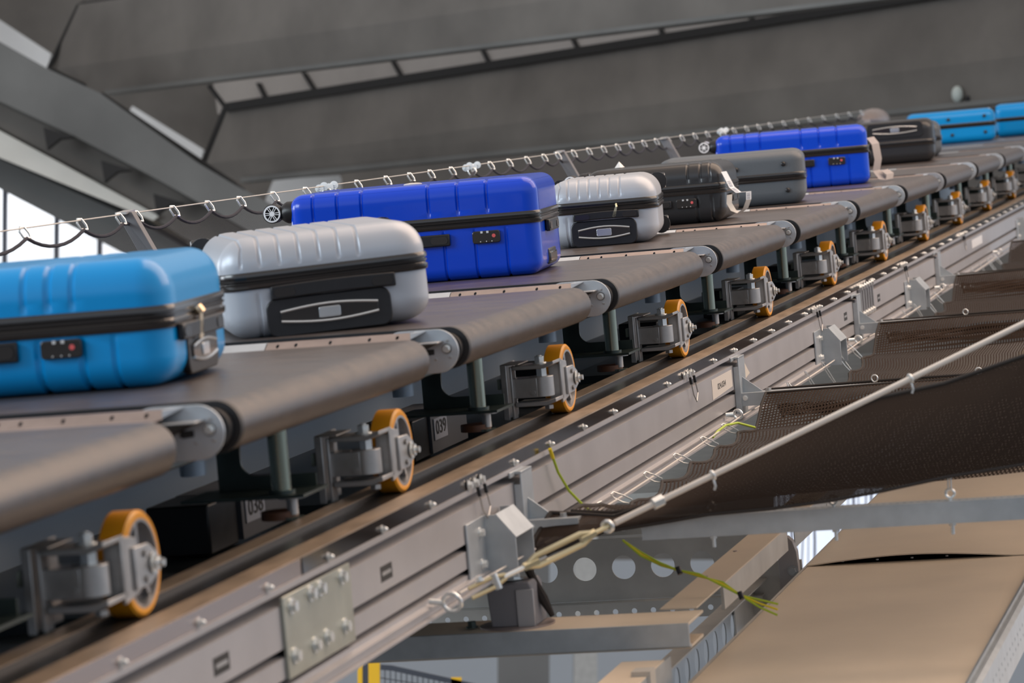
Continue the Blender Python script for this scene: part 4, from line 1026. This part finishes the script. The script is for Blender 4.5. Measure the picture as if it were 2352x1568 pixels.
# 1 light blue, nearest left
g_lb = [('x',.19,.012,.004), ('x',.155,.006,.005), ('x',.235,.006,.005)]
s_, u = place(-.205, -2.56, 5, -.355, .46)
t = suitcase('large light blue suitcase at the left edge, black zip band and brassy zip pull', s_, u, 5, .72, .46, .232, MT['s_lb'], 'light blue suitcases', rx=.055, ry=.06, rzt=.065, rzb=.05, zip_z=(.45,.62), grooves=[('x',.10,.005,.004),('x',.145,.006,.005),('x',.19,.005,.004)], grooves_low=[('x',.12,.006,.005),('x',.20,.006,.005),('x',.26,.005,.004)], gz=.006)
side_bar(t, 'y', -.23, -.115, .085, .083, .036); lock_unit(t, -.23, .165, .082, 1.15)
handle_unit(t, .36, .085, .050, .038); side_bar(t, 'x', .36, -.17, .13, .092, .030)
zip_pull(t, (.366, -.03, .128), (1,0,0), MT['gold'], .046, 2.8)

# 2 silver, handle end to the camera
def silver(label, s_, u, th, L, Wd, Ht, sc_, zp, tilt=0., roll=0., lock=True):
    n = 6; gr = [('y', lerp(-Wd*.40, Wd*.17, i/n), .0035, .0032) for i in range(n+1)]
    t = suitcase(label, s_, u, th, L, Wd, Ht, MT['s_silver'], 'silver suitcases', rx=.06, ry=.065, rzt=.065, rzb=.05, zip_z=(.50,.66), kind='y',
                 grooves=gr, grooves_low=[('y',-Wd*.33,.004,.003),('y',-Wd*.26,.004,.003),('x',L*.26,.005,.004),('x',L*.18,.005,.004)], gz=.012, tilt=tilt, roll=roll, wy=.012)
    handle_unit(t, L/2, Wd*.235, Ht*.20, Ht*.19*1.0)
    side_bar(t, 'x', L/2, -Wd*.27, Wd*.33, Ht*.44, .026*sc_, arch=.003)
    if lock: lock_unit(t, -Wd/2, L*.32, Ht*.36, 1.1*sc_)
    if zp: zip_pull(t, (L/2+.006, Wd*.13, Ht*.60), (1,0,0), MT['brass'], .030, 1.1)
    return t
s_, u = place(-.290, -1.29, 23, 0, .66)
silver('large silver ribbed suitcase, second from the left, handle end facing the camera', s_, u, 23, .66, .450, .220, 1.15, False, roll=1.5)
s_, u = place(-.425, 2.10, 9, .008, .50)
silver('small silver suitcase right of the big royal blue one, zip pull hanging in front', s_, u, 9, .50, .345, .214, .95, True, lock=False)

# 3 royal blue pair, long side to the camera
def blue(label, s_, u, th):
    t = suitcase(label, s_, u, th, .68, .46, .266, MT['s_blue'], 'royal blue suitcases', rx=.040, ry=.035, rzt=.040, rzb=.035, zip_z=(.53,.645),
                 grooves=[('x',v,.0038,.0055) for v in (-.272,-.205,-.138,.045,.125,.205)], grooves_low=[('x',v,.0035,.004) for v in (-.25,-.17,-.09,.0,.08,.165,.25)], gz=.008)
    lock_unit(t, -.23, .197, .112, 1.15); side_bar(t, 'y', -.23, -.06, .098, .112, .032)
    side_bar(t, 'x', .340, -.10, .10, .125, .032)
    MB().box((.333,-.075,.018),(.3435,.075,.062)).build('handle_recess', MT['black'], t, .006)
    MB().box((.339,-.070,.024),(.3465,.070,.052)).build('telescopic_grip', MT['blackg'], t, .005)
    return t
s_, u = place(-.266, .56, 6, -.332, .46)
t = blue('large royal blue suitcase in the middle of the picture', s_, u, 6)
MB().ball((-.02,-.06,.2665), .012, (2.2,.8,.35)).build('torn_sticker', MT['paper'], t)
s_, u = place(-.190, 6.67, 9, -.334, .46)
t = blue('royal blue suitcase farther up, behind the slate grey suitcase', s_, u, 9)
tp = [(.345,-.05,.20),(.365,-.09,.17),(.372,-.10,.10),(.36,-.10,.05),(.385,-.12,.012),(.415,-.12,.006),(.42,-.11,.03),(.395,-.10,.05)]
MB().sheet([[Vector(p)+Vector((-.004,.0,0)), Vector(p)+Vector((.030,.03,.004))] for p in tp], [i*.05 for i in range(len(tp))], [0,.04]).build('luggage_tag', MT['strap'], t)

# 4 black with paper tag
s_, u = place(-.285, 3.40, 2, -.225, .40)
t = suitcase('black glossy suitcase with a looped white paper airline tag', s_, u, 2, .50, .40, .214, MT['s_black'], 'black suitcases', rx=.055, ry=.05, rzt=.055, rzb=.05, zip_z=(.48,.64),
             grooves=[('x',.125,.004,.004),('x',.17,.004,.004),('x',.205,.004,.003)], grooves_low=[('x',.15,.005,.004),('x',.205,.005,.004)], gz=.01)
lock_unit(t, -.20, .115, .073, 1.1); side_bar(t, 'y', -.20, -.07, .062, .073, .026)
side_bar(t, 'x', .25, -.08, .08, .080, .028)
solo_t = thing('airline_tag', 'white barcoded airline tag looped on the right end of the black suitcase', 'tag', (-.20, 3.4, .06))
tp = [(.004,-.02,.175),(.018,-.025,.145),(.030,-.03,.118),(.052,-.03,.098),(.088,-.03,.098),(.086,-.03,.070),(.072,-.03,.040),(.050,-.028,.026),(.028,-.025,.036),(.014,-.02,.062),(.016,-.01,.092)]
gt = [[Vector((-.268+a+.0, 3.42+b, RUN+c)), Vector((-.268+a+.017, 3.42+b+.012, RUN+c+.001))] for a, b, c in tp]
gt2 = gt[:5]
MB().sheet(gt[:6], [i*.03 for i in range(6)], [0,.02]).build('paper', MT['white'], solo_t)
MB().sheet(gt[5:], [i*.03 for i in range(len(gt)-5)], [0,.02]).build('paper_loop', MT['paper'], solo_t)
bc = MB()
for r in range(1, 5):
    a, b = gt[r][0], gt[r][1]; a2, b2 = gt[r+1][0], gt[r+1][1]
    for q_ in (.2, .38, .52, .7, .85):
        p0, p1 = a.lerp(a2, q_), b.lerp(b2, q_); n_ = Vector((0,-.0012,.0004)); w_ = (a2-a)*.05
        bc.extr([p0.lerp(p1,.2)+n_, p0.lerp(p1,.8)+n_, p0.lerp(p1,.8)+n_+w_, p0.lerp(p1,.2)+n_+w_], (0,-.0004,0))
bc.build('barcode', mat_once('faded_ink', (.25,.25,.30), .6), solo_t)
fl = MB(); 
c0 = Vector((-.03-.10, -.10, .2142)); ps_ = []
for i in range(9): a = 2*PI*i/9; ps_.append(c0+Vector((.020*math.cos(a)*(1 if i%2 else .6), .014*math.sin(a), .003)))
apex = c0+Vector((-.002,0,.025)); b = len(fl.v); fl.v += ps_+[apex, c0]
for i in range(9): fl.f += [(b+i, b+(i+1)%9, b+9), (b+(i+1)%9, b+i, b+10)]
fl.build('crumpled_film', MT['clear'], t)

# 5 slate grey with studs
s_, u = place(-.185, 4.72, 8, -.275, .42)
t = suitcase('slate grey suitcase with four dark studs on its long side, behind the black one', s_, u, 8, .57, .42, .212, MT['s_grey'], None, rx=.05, ry=.045, rzt=.04, rzb=.05, zip_z=(.44,.58), wheels=False)
for x, z in ((.02,.150),(.205,.158),(.215,.055),(-.0,.045)):
    MB().lathe((x,-.208,z), (0,-1,0), [(0,.010),(.010,.009),(.013,.005)], 18).build('stud', MT['black'], t)

# 6 black with the handle end to the camera, handle at the top
s_, u = place(-.475, 9.95, 6, 0, .5)
t = suitcase('black suitcase with a chrome-edged handle high on the end facing the camera', s_, u, 6, .5, .42, .235, MT['s_black'], 'black suitcases', rx=.05, ry=.05, rzt=.05, rzb=.055, zip_z=(.40,.52), kind='y', rimm=MT['chrome'])
handle_unit(t, .25, .12, .185, .045)
# 7 charcoal with studs
s_, u = place(-.372, 11.15, 7, -.24, .4)
t = suitcase('small charcoal suitcase with studs, in front of the far light blue suitcase', s_, u, 7, .5, .40, .205, MT['s_grey'], None, rx=.05, ry=.05, rzt=.05, rzb=.055, zip_z=(.45,.57), wheels=False)
for x, z in ((.10,.150),(.205,.155),(.12,.06)):
    MB().lathe((x,-.198,z), (0,-1,0), [(0,.010),(.010,.009),(.013,.005)], 16).build('stud', MT['black'], t)
for z in (.14, .06): spoked(t, (.03,-.21,z), (0,-1,0), .028, .02, MT['chrome'])
# 8 far light blue with studs
s_, u = place(-.39, 14.7, 8, -.295, .42)
t = suitcase('far light blue suitcase with studs, lying left of the last one', s_, u, 8, .60, .42, .222, MT['s_lb'], 'light blue suitcases', rx=.05, ry=.05, rzt=.05, rzb=.05, zip_z=(.47,.60), wheels=False)
for x, z in ((-.02,.165),(.225,.172),(.225,.062),(-.0,.058)):
    MB().lathe((x,-.208,z), (0,-1,0), [(0,.012),(.010,.011),(.013,.006)], 16).build('stud', MT['black'], t)
# 9 last light blue, wheels on the left
s_, u = place(-.17, 15.6, 4, 0, .40)
t = suitcase('farthest light blue suitcase at the right picture edge, white wheels on its left end', s_, u, 4, .62, .40, .232, MT['s_lb'], 'light blue suitcases', rx=.05, ry=.05, rzt=.05, rzb=.05, zip_z=(.47,.58))
